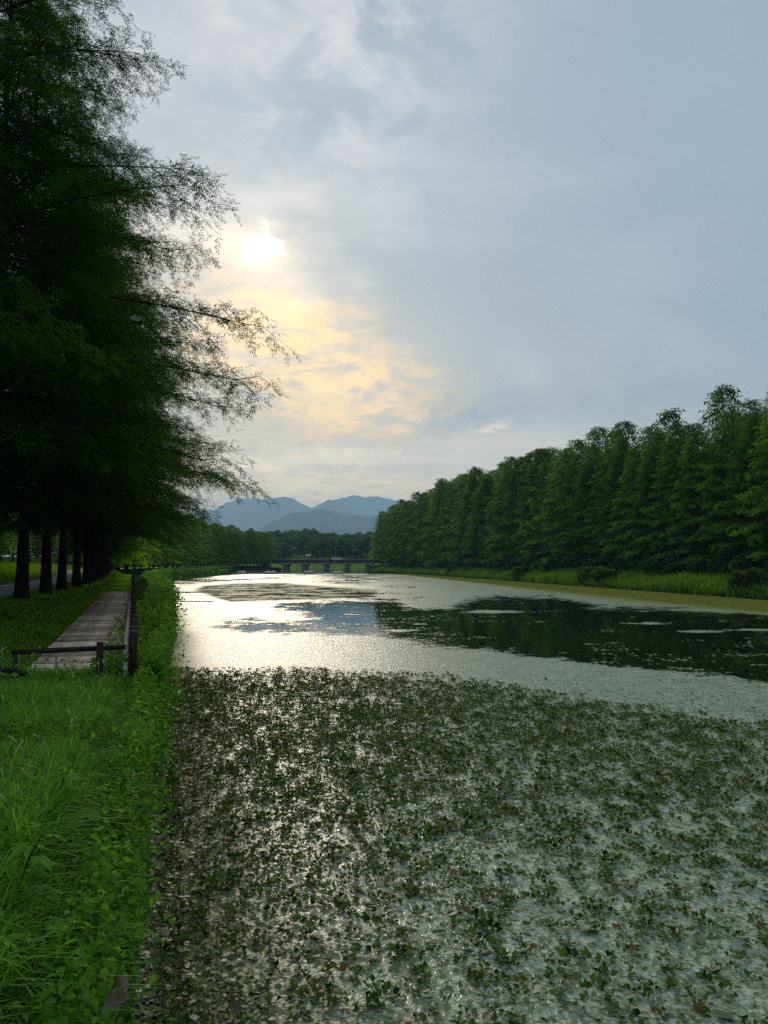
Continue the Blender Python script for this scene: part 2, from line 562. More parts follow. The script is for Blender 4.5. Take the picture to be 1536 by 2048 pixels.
# ------------------------------------------------------------------ the river's course (all curves are x as a function of y)
def curve(pts):
    P = np.array(pts, float)
    def f(y):
        y = np.asarray(y, float)
        return np.interp(y, P[:, 0], P[:, 1])
    # smooth by averaging
    def g(y):
        y = np.asarray(y, float)
        k = np.clip(np.abs(y) * .06, .3, 9)
        return (f(y - k) + 2 * f(y - k * .5) + 2 * f(y) + 2 * f(y + k * .5) + f(y + k)) / 8
    return g

XW = curve([(-60, 15.9), (12, -3.54), (42, -11.6), (68, -19.3), (96, -28.6), (120, -36), (138, -40.5), (163, -43), (207, -46.5), (235, -50), (280, -47), (330, -44), (420, -40)])
_XB = curve([(-60, 19.4), (45, -14.7), (96, -31.3), (120, -39), (138, -43.7), (163, -46), (207, -49.5), (235, -53), (280, -50), (330, -47), (420, -43)])
_XW0 = XW
XW = lambda y: _XW0(y) + np.interp(y, [0, 12, 60, 200], [.10, .16, .5, 1.0]) * fbm(np.asarray(y, float) * 1.0, np.asarray(y, float) * 0, 77, 3, .42)
XB = lambda y: np.minimum(_XB(y), _XW0(y) - .55)               # river-side edge of the boardwalk and path
_XT = curve([(-60, 10), (12.5, -8.5), (41, -15.8), (60, -21.8), (96, -34.2), (120, -42), (138, -46.5), (163, -48.8), (207, -52), (235, -54.5), (280, -51.5), (330, -48), (420, -45)])
XT = lambda y: _XT(y)                                        # row of trees
_XR = curve([(-60, 12.2), (12, -8.7), (60, -22.6), (96, -37), (120, -45.5), (163, -54), (207, -58), (235, -60), (330, -54), (420, -50)])
XRN = lambda y: np.minimum(_XR(y), XT(y) - .7)
XRF = lambda y: XRN(y) - 3.3
XR = curve([(-60, 50), (20, 43), (45, 40), (73, 36.3), (110, 30.9), (158, 23.9), (224, 13.4), (317, -6.8), (335, -9), (420, -30)])

ys = np.concatenate([np.arange(-40, 0, 2.0), np.arange(0, 50, .5), np.arange(50, 140, 1.5), np.arange(140, 331, 3.0)])

def sweep(name, knots, mat, sub, bump=.05, seed=3):
    """knots: list of (xfunc, z); sub: subdivisions between knots"""
    xs, zs = [], []
    for k in range(len(knots) - 1):
        x0, x1 = knots[k][0](ys), knots[k + 1][0](ys)
        for i in range(sub[k]):
            t = i / sub[k]
            xs.append(x0 + (x1 - x0) * t); zs.append(np.full_like(ys, knots[k][1] + (knots[k + 1][1] - knots[k][1]) * t))
    xs.append(knots[-1][0](ys)); zs.append(np.full_like(ys, knots[-1][1]))
    X, Z = np.array(xs), np.array(zs)
    Y = np.broadcast_to(ys, X.shape)
    Z = Z + bump * fbm(X, Y, seed, 3, .6)
    n, m = X.shape
    v = np.stack([X, Y, Z], 2).reshape(-1, 3)
    i = np.arange(n - 1)[:, None] * m + np.arange(m - 1)[None]
    q = np.stack([i, i + 1, i + 1 + m, i + m], 2).reshape(-1, 4)
    if (knots[0][0](10.) > knots[-1][0](10.)):
        q = q
    else:
        q = q[:, ::-1]
    return add(name, make_mesh(name, v, q, smooth=True), mat)

LK = [(lambda y: XW(y) + .6, -.5), (lambda y: XW(y), .0), (lambda y: XW(y) - .28, 1.35), (lambda y: XB(y), 1.68), (lambda y: XB(y) - 1.45, 1.70),
      (lambda y: XT(y) + .6, 2.28), (lambda y: XT(y) - .5, 2.36), (lambda y: XRN(y), 2.30), (lambda y: XRF(y), 2.30), (lambda y: XRF(y) - 2.5, 2.45),
      (lambda y: XRF(y) - 9, 3.5), (lambda y: XRF(y) - 30, 5.0), (lambda y: XRF(y) - 400, 6.0)]
def gz_left(x, y):
    """ground height on the left bank"""
    x = np.atleast_1d(np.asarray(x, float)); y = np.atleast_1d(np.asarray(y, float))
    K_ = [k[0](y) for k in LK]; z = np.full(len(x), LK[-1][1])
    for a in range(len(LK) - 1):
        x0, x1 = K_[a], K_[a + 1]
        inside = (x <= x0) & (x > x1)
        t = (x0 - x) / np.maximum(x0 - x1, 1e-6)
        z = np.where(inside, LK[a][1] + (LK[a + 1][1] - LK[a][1]) * t, z)
    z = np.where(x > K_[0], -.5, z)
    return z
left_bank = sweep('ground', LK, M['soil'], [1, 3, 2, 3, 4, 2, 1, 3, 2, 4, 4, 4], .03)
tag(left_bank, kind='structure')
RK = [(lambda y: XR(y) - .8, -.5), (lambda y: XR(y), .05), (lambda y: XR(y) + 3, .9), (lambda y: XR(y) + 7, 1.9), (lambda y: XR(y) + 14, 2.3), (lambda y: XR(y) + 40, 2.4), (lambda y: XR(y) + 400, 5)]
def gz_right(x, y):
    t = np.asarray(x) - XR(y)
    return np.interp(t, [-.8, 0, 3, 7, 14, 40, 400], [-.5, .05, .9, 1.9, 2.3, 2.4, 5])
tag(sweep('ground', RK, M['soil'], [1, 2, 3, 4, 3, 3], .08, 5), kind='structure')

# base sheet out to the horizon, below the river bed
g = MB(); g._add([[-20000, -6000, -1.2], [20000, -6000, -1.2], [20000, 20000, -1.2], [-20000, 20000, -1.2]], [[0, 1, 2, 3]])
tag(g.build('ground', M['soil_far']), kind='structure')

# the water
g = MB(); g._add([[-90, -60, 0], [80, -60, 0], [80, 345, 0], [-90, 345, 0]], [[0, 1, 2, 3]])
tag(g.build('river_water', M['water']), kind='structure')

# land and wooded hill beyond the bridge
def hill_z(x, y):
    z = 1.6 + 2.5 * np.clip((y - 345) / 60, 0, 1)
    z = z + 9 * np.exp(-((x + 62) / 42) ** 2 - ((y - 610) / 120) ** 2)
    z = z + 15 * np.exp(-((x - 38) / 48) ** 2 - ((y - 540) / 110) ** 2)
    z = z + 4 * np.exp(-((x + 150) / 60) ** 2 - ((y - 560) / 130) ** 2)
    z = z + 20 * np.exp(-((x - 160) / 90) ** 2 - ((y - 560) / 150) ** 2)
    z = z + 4 * np.clip((y - 420) / 200, 0, 1)
    return z
gx, gy = np.meshgrid(np.linspace(-700, 700, 141), np.concatenate([[331], np.linspace(345, 900, 90), np.linspace(920, 3000, 20)]))
gzv = hill_z(gx, gy); gzv[0] = -1.0
m_ = gx.shape[1]
i = np.arange(gx.shape[0] - 1)[:, None] * m_ + np.arange(m_ - 1)[None]
tag(add('hill', make_mesh('hill', np.stack([gx, gy, gzv], 2).reshape(-1, 3), np.stack([i, i + 1, i + 1 + m_, i + m_], 2).reshape(-1, 4), smooth=True), M['meadow']), kind='structure')

# ------------------------------------------------------------------ mountains
def mountain(pts, D, depth, seed):
    P = np.array([((x - 768) / F * D, (1126 - y) / F * D + HC) for x, y in pts])
    xs = np.linspace(P[0, 0], P[-1, 0], 220)
    prof = np.interp(xs, P[:, 0], P[:, 1])
    k = np.exp(-np.linspace(-2, 2, 5) ** 2); k /= k.sum()
    prof = np.convolve(np.pad(prof, 2, 'edge'), k, 'valid')
    prof = prof + fbm(xs, xs * 0, seed, 5, .005) * 34.0
    t = np.linspace(-1, 1, 41)
    X, T_ = np.meshgrid(xs, t)
    fall = np.clip(1 - np.abs(T_) ** 1.25, 0, 1)
    spur = 1 + .28 * fbm(X, T_ * depth, seed + 4, 4, .0016) * (1 - fall) * 2
    Z = prof[None] * np.clip(fall * np.clip(spur, .4, 1.3), 0, 1)
    Z = np.where(np.abs(T_) < 1e-6, prof[None], np.minimum(Z, prof[None])) - 1.1
    Y = D + T_ * depth
    m2 = X.shape[1]
    i = np.arange(X.shape[0] - 1)[:, None] * m2 + np.arange(m2 - 1)[None]
    o = add('mountain', make_mesh('mountain', np.stack([X, Y, Z], 2).reshape(-1, 3), np.stack([i, i + 1, i + 1 + m2, i + m2], 2).reshape(-1, 4), smooth=True), M['mountain'])
    return tag(o, kind='structure')
mountain([(330, 1126), (420, 1110), (506, 1067), (542, 1041), (581, 1022), (620, 1017), (646, 1018), (685, 1027), (728, 1033), (744, 1030), (764, 1033), (830, 1050), (1000, 1090), (1150, 1126)], 6400, 1300, 1)
mountain([(480, 1126), (560, 1060), (600, 1030), (630, 1013), (658, 997), (672, 1001), (685, 1005), (718, 1022), (734, 1031), (800, 1060), (900, 1126)], 10000, 700, 2)
mountain([(500, 1126), (600, 1030), (663, 999), (680, 996), (705, 991), (731, 996), (755, 993), (777, 999), (796, 1001), (816, 1006), (900, 1040), (1050, 1090), (1200, 1126)], 11000, 900, 3)
mountain([(200, 1126), (340, 1080), (412, 1048), (451, 1031), (490, 1012), (523, 1000), (545, 996), (565, 995), (588, 999), (620, 1014), (700, 1050), (820, 1126)], 10200, 1200, 4)
mountain([(150, 1126), (300, 1070), (360, 1036), (396, 1025), (419, 1017), (428, 1020), (451, 1005), (487, 997), (513, 997), (521, 1002), (560, 1020), (700, 1126)], 11200, 900, 5)

# ------------------------------------------------------------------ haze
def haze_box():
    m, n, out = new_mat('haze')
    v = n.node('ShaderNodeVolumePrincipled')
    v.inputs['Color'].default_value = (.41, .70, .97, 1)
    v.inputs['Density'].default_value = .00017
    v.inputs['Anisotropy'].default_value = .3
    n.link(v.outputs[0], out.inputs['Volume'])
    b = MB(); b.box((0, 7000, 500), (44000, 30000, 1004))
    o = b.build('haze', m)
    tag(o, 'thin blue evening haze over the valley and mountains', 'haze', kind='stuff')
haze_box()

# ------------------------------------------------------------------ road
def strip(name, xa, xb, dz, mat, y0=-40, y1=330, zf=gz_left):
    yy = ys[(ys >= y0) & (ys <= y1)]
    a, b = xa(yy), xb(yy)
    va = np.stack([a, yy, zf(a, yy) + dz], 1); vb = np.stack([b, yy, zf(b, yy) + dz], 1)
    n_ = len(yy); i = np.arange(n_ - 1)
    return add(name, make_mesh(name, np.vstack([va, vb]), np.stack([i, i + 1, i + 1 + n_, i + n_], 1)[:, ::-1], smooth=True), mat)
rd = strip('road', lambda y: XRN(y) - .05, lambda y: XRF(y) + .05, .045, M['asphalt'])
tag(rd, kind='structure')
kb = strip('kerb', lambda y: XRF(y) + .05, lambda y: XRF(y) - .12, .11, M['concrete'])
tag(kb, kind='structure')

# ------------------------------------------------------------------ trees
def spray_template(n=7, length=.42, leaf=.12, wid=.017):
    v, f = [], []
    jr = np.random.default_rng(int(leaf * 1000) + n)
    v += [[0, -.004, 0], [0, .004, 0], [length, 0, -.05]]; f.append([0, 1, 2])
    for i in range(n):
        s = .08 + .92 * i / (n - 1) if n > 1 else .5
        for sd in (-1, 1):
            x = length * s; z = -.05 * s * s
            l = leaf * (1.1 - .5 * s) * jr.uniform(.55, 1.35)
            ang = R(60 - 22 * s + jr.uniform(-24, 24)); x = length * min(1.0, max(.02, s + jr.uniform(-.07, .07)))
            d = np.array([math.cos(ang), sd * math.sin(ang), -.30 + jr.uniform(-.35, .3)])
            nrm = np.array([-d[1], d[0], 0]); nrm /= np.linalg.norm(nrm)
            p0 = np.array([x, 0, z]); k = len(v)
            v += [p0.tolist(), (p0 + d * l * .45 + nrm * wid).tolist(), (p0 + d * l).tolist(), (p0 + d * l * .45 - nrm * wid).tolist()]
            f += [[k, k + 1, k + 2], [k, k + 2, k + 3]] if n <= 4 else [[k, k + 1, k + 2]]
    return np.array(v, float), np.array(f)

def conifer(seed, H, R0, z0, prof, n_limb, sec, step, tmpl, s_scale, trunk_r, wood_sides=6, droop=1.0):
    rng = np.random.default_rng(seed)
    tv, tf = tmpl
    P, D, S, T_ = [], [], [], []
    wood = MB()
    hs = np.linspace(0, 1, 9)
    wob = rng.normal(0, .05, (9, 2)) * H * .02
    tp = np.stack([wob[:, 0], wob[:, 1], -0.3 + (H * .97 + .3) * hs], 1); tp[:2, :2] = 0
    flare = trunk_r * np.array([1.35, .85, .74, .62, .5, .38, .26, .14, .03])
    wood.tube(tp, flare, 10)
    # buttressed foot
    for a in range(6):
        an = a * math.pi / 3 + rng.uniform(-.3, .3)
        wood.tube([[math.cos(an) * trunk_r * 1.25, math.sin(an) * trunk_r * 1.25, -.25], [math.cos(an) * trunk_r * 1.02, math.sin(an) * trunk_r * 1.02, .35], [math.cos(an) * trunk_r * .62, math.sin(an) * trunk_r * .62, 1.5]], [trunk_r * .42, trunk_r * .36, trunk_r * .2], 5, False)
    for i in range(n_limb):
        t = ((i + rng.uniform(0, 1)) / n_limb) ** (.86 if n_limb == 104 else .72)
        z = z0 + (H - z0) * t * .985
        L = R0 * prof(t) * rng.uniform(.74, 1.04)
        if L < .25: L = .25
        a = i * 2.39996 + rng.uniform(-.35, .35)
        d = np.array([math.cos(a), math.sin(a), 0])
        up = .12 + (.75 if n_limb == 104 else .70) * t ** 1.3 + rng.uniform(-.08, .14)
        sag = (.34 + rng.uniform(-.1, .2)) * droop
        pos = lambda s: np.array([0, 0, z]) + d * L * s + np.array([0, 0, L * (up * s - sag * s * s * (1 - .25 * s))])
        pth = np.array([pos(s) for s in (0, .25, .5, .75, 1)])
        rr = trunk_r * (1 - t) * .26 + .02
        wood.tube(pth, rr * np.array([1, .75, .5, .3, .1]), 4, False)
        ns = max(3, int(L / sec))
        shade = rng.uniform(-.15, .25)
        for k in range(ns):
            s = .14 + .86 * (k + rng.uniform(0, .8)) / ns
            if s > 1: s = 1
            sd = 1 if k % 2 else -1
            l = (L * .36 * (1 - .55 * s) + .45) * rng.uniform(.6, 1.25)
            l = min(l, L)
            yaw = sd * R(rng.uniform(30, 85)) * (1 - .25 * s)
            dd = rz(yaw) @ d
            base = pos(s)
            m = max(2, int(l / step))
            q = (np.arange(m) + rng.uniform(.1, .9, m)) / m
            p = base[None] + dd[None] * (l * q)[:, None]
            p[:, 2] += l * (.10 * q - (.42 * droop) * q * q)
            p += rng.normal(0, .065, p.shape) * np.array([1, 1, 1.6])
            if wood_sides > 5:
                wood.tube([base, base + dd * l * .5 + np.array([0, 0, -.02 * l]), base + dd * l + np.array([0, 0, -.3 * l * droop])], [.011, .007, .003], 3, False)
            yw = rng.uniform(-1.9, 1.9, m)
            c, sn = np.cos(yw), np.sin(yw)
            fw = np.stack([dd[0] * c - dd[1] * sn, dd[0] * sn + dd[1] * c, rng.uniform(-.85, .45, m) * droop], 1)
            P.append(p); D.append(fw); S.append(s_scale * rng.uniform(.65, 1.3, m))
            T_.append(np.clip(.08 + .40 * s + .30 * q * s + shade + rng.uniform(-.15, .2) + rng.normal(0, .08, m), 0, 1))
    P, D, S, T_ = np.vstack(P), np.vstack(D), np.concatenate(S), np.concatenate(T_)
    Mx = frames(D, rng.uniform(-.7, .7, len(P)), S)
    v, f, tn = scatter(tv, tf, P, Mx, T_)
    return (v, f, tn), wood

def kind_of_tree(*a, **k):
    (v, f, tn), wood = conifer(*a, **k)
    return make_mesh('crown', v, f, tint=tn), wood.mesh('trunk', True)

cone = lambda t: max(0., 1 - t) ** 1.04 * (.86 + .14 * min(1, t * 9))
ovoid = lambda t: (max(0., 1 - t) ** .62) * min(1., .72 + t * 3.0)
near_t = spray_template(5, .22, .10, .017)
mid_t = spray_template(4, .36, .22, .034)
far_t = spray_template(3, .48, .32, .06)
KT = {}
KT['near'] = [kind_of_tree(s, 23.5, 8.7, 3.4, cone, 104, .225, .078, near_t, 1.28, .20) for s in (11, 12)]
KT['mid'] = [kind_of_tree(s, 22, 5.7 + .3 * (s % 3), 2.2, ovoid, 126, .36, .235, mid_t, 1.7, .24, 4) for s in (21, 22, 23, 24)]
KT['far'] = [kind_of_tree(s, 22, 5.7 + .3 * (s % 3), 1.8, ovoid, 108, .45, .32, far_t, 1.9, .24, 4, .8) for s in (31, 32, 33)]
print('tri counts', [len(a.polygons) for a, b in KT['near']], 'mid', [len(a.polygons) for a, b in KT['mid']], 'far', [len(a.polygons) for a, b in KT['far']])

def plant_tree(kind, k, x, y, z, H, H0, rot, label, group, name='conifer_tree', color=(1, 1, 1, 1), wide=1.0, cat='tree'):
    cm, wm = KT[kind][k % len(KT[kind])]
    s = H / H0
    root = add(name, None, loc=(x, y, z), rotz=rot, scale=(s * wide, s * wide, s))
    tag(root, label, cat, group)
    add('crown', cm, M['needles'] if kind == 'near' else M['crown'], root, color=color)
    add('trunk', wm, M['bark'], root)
    return root

rng = np.random.default_rng(5)
# --- left row along the boardwalk
G_L = 'conifers in the row beside the boardwalk and road'
near_labels = {
    16.8: ('tall dark conifer with the feathery boughs reaching farthest over the water below the sun', 0),
    20.9: ('dark conifer between the overhanging nearest crown and the first visible trunk', 0),
    25.0: ('dark conifer with the first thick trunk at the picture\'s left edge beside the road', 0),
    29.2: ('dark conifer with the flared second trunk right of the first thick one', 0),
    33.0: ('dark conifer with the third trunk from the left edge', 0),
    37.3: ('dark conifer with the fourth trunk from the left edge', 0),
    41.5: ('dark conifer with the fifth trunk from the left edge', 0)}
yv = list(near_labels.keys()) + [46, 50.5, 55, 60, 65, 70.5, 76, 82, 88.5, 95, 102, 109, 116, 123]
for j, y in enumerate(yv):
    x = float(XT(y))
    if y in near_labels: lab = near_labels[y][0]
    elif y < 90: lab = 'dark conifer in the shaded middle stretch of the row beside the boardwalk'
    else: lab = 'conifer where the dark row thins out towards the yellow-green trees'
    H = 23 if y < 60 else np.interp(y, [60, 125], [21, 14.5])
    wd = {16.8: .92, 20.9: .88, 25.0: .88}.get(y, .88)
    if y > 60: wd = .75
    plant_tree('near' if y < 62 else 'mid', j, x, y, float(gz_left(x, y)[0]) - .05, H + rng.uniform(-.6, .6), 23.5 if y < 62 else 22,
               1.3 * j + 2.0, lab, G_L, color=(1, 1, 1, 1) if y < 75 else (3.0, 2.1, .9, 1), wide=wd * (1 if y < 62 else 1.15))  # warm light on the farther crowns painted in through object colour
yy = 130.0; j = 0
while yy < 326:
    x = float(XT(yy)) + rng.uniform(-.4, .4)
    col = (3.2, 2.2, .8, 1) if yy < 175 else ((2.2, 1.8, .8, 1) if yy < 215 else (1.3, 1.35, 1.0, 1))  # yellow light on the nearer part of this row put into crown colour
    lab = ('yellow-green tree where the far left row bends behind the dark crown' if yy < 175 else
           'green tree in the far left row with its trunk showing above the bank' if yy < 250 else
           'small hazy green tree at the bridge end of the far left row')
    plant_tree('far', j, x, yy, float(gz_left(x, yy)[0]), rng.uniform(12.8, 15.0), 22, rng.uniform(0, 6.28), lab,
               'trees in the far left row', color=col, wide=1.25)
    yy += rng.uniform(4.6, 6.0); j += 1
# --- trees beyond the road on the left
yy = 14.0; j = 0
while yy < 320:
    for off in ((9.5, 17) if yy < 90 else (11, )):
        x = float(XRF(yy)) - off + rng.uniform(-1, 1)
        plant_tree('mid' if yy < 60 else 'far', j, x, yy + rng.uniform(-1, 1), float(gz_left(x, yy)[0]), rng.uniform(15, 19) if yy < 120 else rng.uniform(11, 14), 22, rng.uniform(0, 6.28),
                   'dark tree on the grass slope beyond the grey road' if yy < 90 else 'tree standing behind the far left row',
                   'trees on the slope beyond the road', color=(1.1, 1.1, .9, 1), wide=1.2)
        j += 1
    yy += rng.uniform(6.5, 8.5)
# --- right bank
ORD = ['first', 'second', 'third', 'fourth', 'fifth', 'sixth', 'seventh', 'eighth', 'ninth', 'tenth', 'eleventh', 'twelfth', 'thirteenth', 'fourteenth', 'fifteenth', 'sixteenth']
j_r = 0
yy = 36.0; j = 0
while yy < 334:
    x = float(XR(yy)) + 8.2 + rng.uniform(-.7, .7)
    if yy < 75: lab = 'tall dark feathery conifer at the right edge behind the reeds'
    elif yy < 140: lab = ORD[j_r] + ' green conifer from the right in the front row above the near reeds'; j_r += 1
    elif yy < 230: lab = 'green conifer in the middle of the long front row on the far bank'
    else: lab = 'small distant conifer near the bridge end of the front row on the far bank'
    H = np.interp(yy, [40, 75, 125, 165, 230, 330], [20, 20.5, 22.5, 25, 27, 23.5]) + rng.uniform(-2.6, 1.6)
    cc = rng.uniform(.9, 1.45)
    plant_tree('mid' if yy < 150 else 'far', j, x, yy, float(gz_right(x, yy)), H, 22, rng.uniform(0, 6.28), lab,
               'front row of conifers on the far bank', color=(cc, cc * rng.uniform(.97, 1.03), cc * .9, 1), wide=rng.uniform(.92, 1.12))
    yy += rng.uniform(5.0, 6.4); j += 1
yy = 40.0
while yy < 334:
    x = float(XR(yy)) + 15.0 + rng.uniform(-1, 1)
    H = np.interp(yy, [40, 75, 125, 165, 230, 330], [22.5, 23, 24.5, 26, 27, 24]) + rng.uniform(-2.5, 2.5)
    plant_tree('mid' if yy < 100 else 'far', j, x, yy, float(gz_right(x, yy)), H, 22, rng.uniform(0, 6.28),
               'taller conifer whose top rises behind the front row on the far bank', 'second row of conifers on the far bank', color=(1.15, 1.1, .85, 1), wide=rng.uniform(.9, 1.1))
    yy += rng.uniform(6.0, 8.0); j += 1
yy = 50.0
while yy < 330:
    x = float(XR(yy)) + 23.0 + rng.uniform(-1, 1)
    plant_tree('far', j, x, yy, float(gz_right(x, yy)), rng.uniform(20, 24), 22, rng.uniform(0, 6.28),
               'dark conifer seen between the trunks behind the two front rows', 'third row of conifers on the far bank', color=(.9, .9, .8, 1), wide=1.2)
    yy += rng.uniform(8, 10); j += 1

# --- broadleaf wood on the hill behind the bridge
def broadleaf(seed, n_cl=22, per=70, leaf=.42, h=1.0):
    rng = np.random.default_rng(seed)
    P, D, T_ = [], [], []
    cs = []
    for i in range(n_cl):
        a = rng.uniform(0, 6.283); zt = rng.uniform(.30, .92)
        rr = .36 * math.sqrt(max(.05, 1 - ((zt - .58) / .42) ** 2)) * rng.uniform(.3, 1.0)
        cs.append((math.cos(a) * rr, math.sin(a) * rr, zt, rng.uniform(.11, .19)))
    for (cx, cy_, cz, r) in cs:
        d = rng.normal(0, 1, (per, 3)); d[:, 2] += .35
        d /= np.linalg.norm(d, axis=1)[:, None]
        rad = r * rng.uniform(.75, 1.1, per)
        P.append(np.array([cx, cy_, cz]) + d * rad[:, None])
        D.append(d + rng.normal(0, .6, d.shape))
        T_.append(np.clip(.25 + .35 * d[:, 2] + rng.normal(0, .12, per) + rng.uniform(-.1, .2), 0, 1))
    P, D, T_ = np.vstack(P), np.vstack(D), np.concatenate(T_)
    tv = np.array([[0, -.035, 0], [.05, -.03, .01], [.06, .02, 0], [.01, .045, -.008]]) * leaf / .42
    Mx = frames(D, rng.uniform(0, 6.28, len(P)), rng.uniform(.7, 1.5, len(P)))
    v, f, tn = scatter(tv, np.array([[0, 1, 2, 3]]), P, Mx, T_)
    wood = MB(); wood.tube([[0, 0, -.03], [.005, 0, .2], [0, .01, .5], [0, 0, .75]], [.028, .02, .014, .004], 6)
    for i in range(5):
        c = cs[i]; wood.tube([[0, 0, .3 + .05 * i], [c[0] * .5, c[1] * .5, (.35 + c[2]) / 2], c[:3]], [.011, .008, .003], 4)
    return make_mesh('crown', v, f, tint=tn), wood.mesh('trunk', True)
KT['broad'] = [broadleaf(s) for s in (41, 42, 43, 44)]
def plant_broad(k, x, y, z, H, label, group, name='broadleaf_tree', color=(1, 1, 1, 1), wide=1.0, cat='tree', rot=0.):
    root = add(name, None, loc=(x, y, z), rotz=rot, scale=(H * wide, H * wide, H))
    tag(root, label, cat, group)
    cm, wm = KT['broad'][k % 4]
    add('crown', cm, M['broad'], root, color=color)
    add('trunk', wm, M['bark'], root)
    return root
spots = []
for t_ in range(6000):
    y = rng.uniform(385, 660); x = rng.uniform(-.24 * y, .06 * y)
    if abs(x + 46) < 7 and y < 470: continue
    if all((x - a) ** 2 + (y - b) ** 2 > 8.2 ** 2 for a, b in spots): spots.append((x, y))
    if len(spots) >= 235: break
for j, (x, y) in enumerate(spots):
    top = hill_z(x, y)
    lab = 'hazy broadleaf tree low on the slope directly behind the bridge' if y < 450 else 'hazy rounded broadleaf tree on the wooded hill behind the bridge'
    plant_broad(j, x, y, float(top) - .3, rng.uniform(8.5, 12.5), lab, 'broadleaf trees on the hill behind the bridge', color=(.85 + .3 * rng.random(), 1.0, 1.0, 1), wide=rng.uniform(1.0, 1.4), rot=rng.uniform(0, 6.28))

# shrubs under the right-bank trees
yy = 42.0; j = 0
while yy < 300:
    x = float(XR(yy)) + rng.uniform(5.0, 7.5)
    plant_broad(j, x, yy, float(gz_right(x, yy)) - .6, rng.uniform(2.0, 3.6), 'dark leafy bush between the reeds and the tree trunks on the far bank', 'bushes under the far bank trees',
                name='bush', cat='bush', color=(.9, 1.0, .8, 1), wide=rng.uniform(1.2, 1.9), rot=rng.uniform(0, 6.28))
    yy += rng.uniform(3.5, 6.5); j += 1

for k, (yy, lab) in enumerate(((78, 'brownish bush breaking the reed belt nearest the right edge'), (112, 'dark tangled bush in the reeds near the middle of the far bank'), (118, 'brown-green bush beside the dark tangled one in the reeds'),
                               (150, 'rounded bush in the reeds beyond the tangled ones'), (205, 'small far bush in the reed belt towards the bridge'))):
    x = float(XR(yy)) + 1.6
    plant_broad(k, x, yy, float(gz_right(x, yy)) - .8, 3.0, lab, 'bushes in the reed belt', name='bush', cat='bush', color=(1.5, .95, .6, 1), wide=1.7, rot=k * 1.3)

# ------------------------------------------------------------------ reeds on the right bank
def reeds():
    rng = np.random.default_rng(61)
    n = 52000
    # denser where it shows largest
    y = 34 + (330 - 34) * rng.random(n) ** 1.55
    t = rng.random(n) ** .8 * 6.6
    x = XR(y) + t - .25
    z = gz_right(x, y)
    clump = .5 + .5 * fbm(x, y, 2, 3, .45)
    lump = fbm(x, y, 22, 2, .16)
    h = (1.15 + 1.1 * clump + .55 * lump + rng.uniform(-.25, .4, n)) * np.interp(t, [0, .6, 6], [.75, 1.0, .9])
    base = np.stack([x, y, z - .1], 1)
    az_ = np.arctan2(-.45 + rng.normal(0, .8, n), -1 + rng.normal(0, .8, n))
    wd = np.interp(y, [34, 120, 330], [.035, .06, .12]) * rng.uniform(.7, 1.4, n)
    v, f, hh, k = blades(rng, base, h, wd, rng.uniform(.35, .9, n), az_)
    tn = np.repeat(np.clip(.2 + .5 * clump + rng.normal(0, .12, n), 0, 1), k) * (.55 + .45 * hh)  # tint darkens towards the foot: painted shadow line at the reed base
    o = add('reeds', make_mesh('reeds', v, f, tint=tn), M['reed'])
    tag(o, 'dense belt of arching green reeds along the far bank', 'reeds', kind='stuff')
reeds()

# ------------------------------------------------------------------ bridge
def bridge():
    Y = 317.0; zt = 4.7
    root = add('road_bridge', None, loc=(-27, Y, 0))
    tag(root, 'low concrete road bridge with red railing crossing the river below the hill', 'bridge')
    b = MB(); b.box((0, 5, zt - .25), (96, 10, .5), bevel=.05); b.box((0, -.25, zt + .1), (96, .5, .45), bevel=.04)
    b.build('deck', M['concrete'], root)
    for yy_ in (.9, 3.4, 6.2, 9.0):
        g_ = MB(); g_.box((0, yy_, zt - .95), (95, .45, .9)); g_.build('girder', M['concrete'], root)
    for px in (571, 609, 652, 694, 528, 736):
        x = (px - 768) / F * Y + 27
        p = MB(); p.box((0, 5, 1.3), (2.0, 8.6, 3.8), bevel=.25)
        o = p.build('pier', M['concrete'], root, loc=(x, 0, 0))
        c = MB(); c.box((0, 4.9, 3.0), (3.3, 9.6, .55), bevel=.1, taper=1.08); c.build('pier_cap', M['concrete_pale'], o)
    for (yy_, sgn) in ((-.2, 1), (10.1, 1)):
        r = MB(); r.box((0, yy_, zt + 1.25), (96, .09, .12)); r.build('handrail', M['red'], root)
        r = MB(); r.box((0, yy_, zt + .85), (96, .05, .05)); r.build('middle_rail', M['red'], root)
        post = MB(); post.box((0, 0, .5), (.08, .08, .9)); me = post.mesh('railing_post'); me.materials.append(M['steel'])
        for q in range(33 if yy_ < 0 else 33):
            add('railing_post', me, None, root, loc=(-47 + q * 3 - .5, yy_, zt + .3))
    return root
bridge()

def lamp_post(x, y, z, h, label, arm=1):
    root = add('street_lamp', None, loc=(x, y, z)); tag(root, label, 'street lamp', 'street lamps on and behind the bridge')
    m_ = MB(); m_.tube([[0, 0, 0], [0, 0, h * .5], [0, 0, h]], [.11, .085, .06], 8); m_.build('pole', M['steel'], root, True)
    m_ = MB(); m_.tube([[0, 0, h - .1], [arm * .3, 0, h + .1], [arm * .6, 0, h + .12]], [.05, .04, .035], 6); m_.build('arm', M['steel'], root, True)
    m_ = MB(); m_.box((arm * .85, 0, h + .14), (.6, .3, .16), bevel=.05); m_.box((arm * .85, 0, h + .045), (.4, .22, .05)); m_.build('lamp_head', M['lamp'], root)
lamps = [(562, 1095, 'street lamp over the left end of the bridge railing'), (585, 1096, 'second street lamp from the left end of the bridge'),
         (640, 1103, 'short street lamp left of the white car on the bridge'), (671, 1092, 'street lamp rising just beside the white car on the bridge'),
         (691, 1093, 'tall street lamp right of the white car on the bridge'), (706, 1100, 'street lamp near the right end of the bridge'),
         (718, 1100, 'last street lamp before the trees at the bridge\'s right end')]
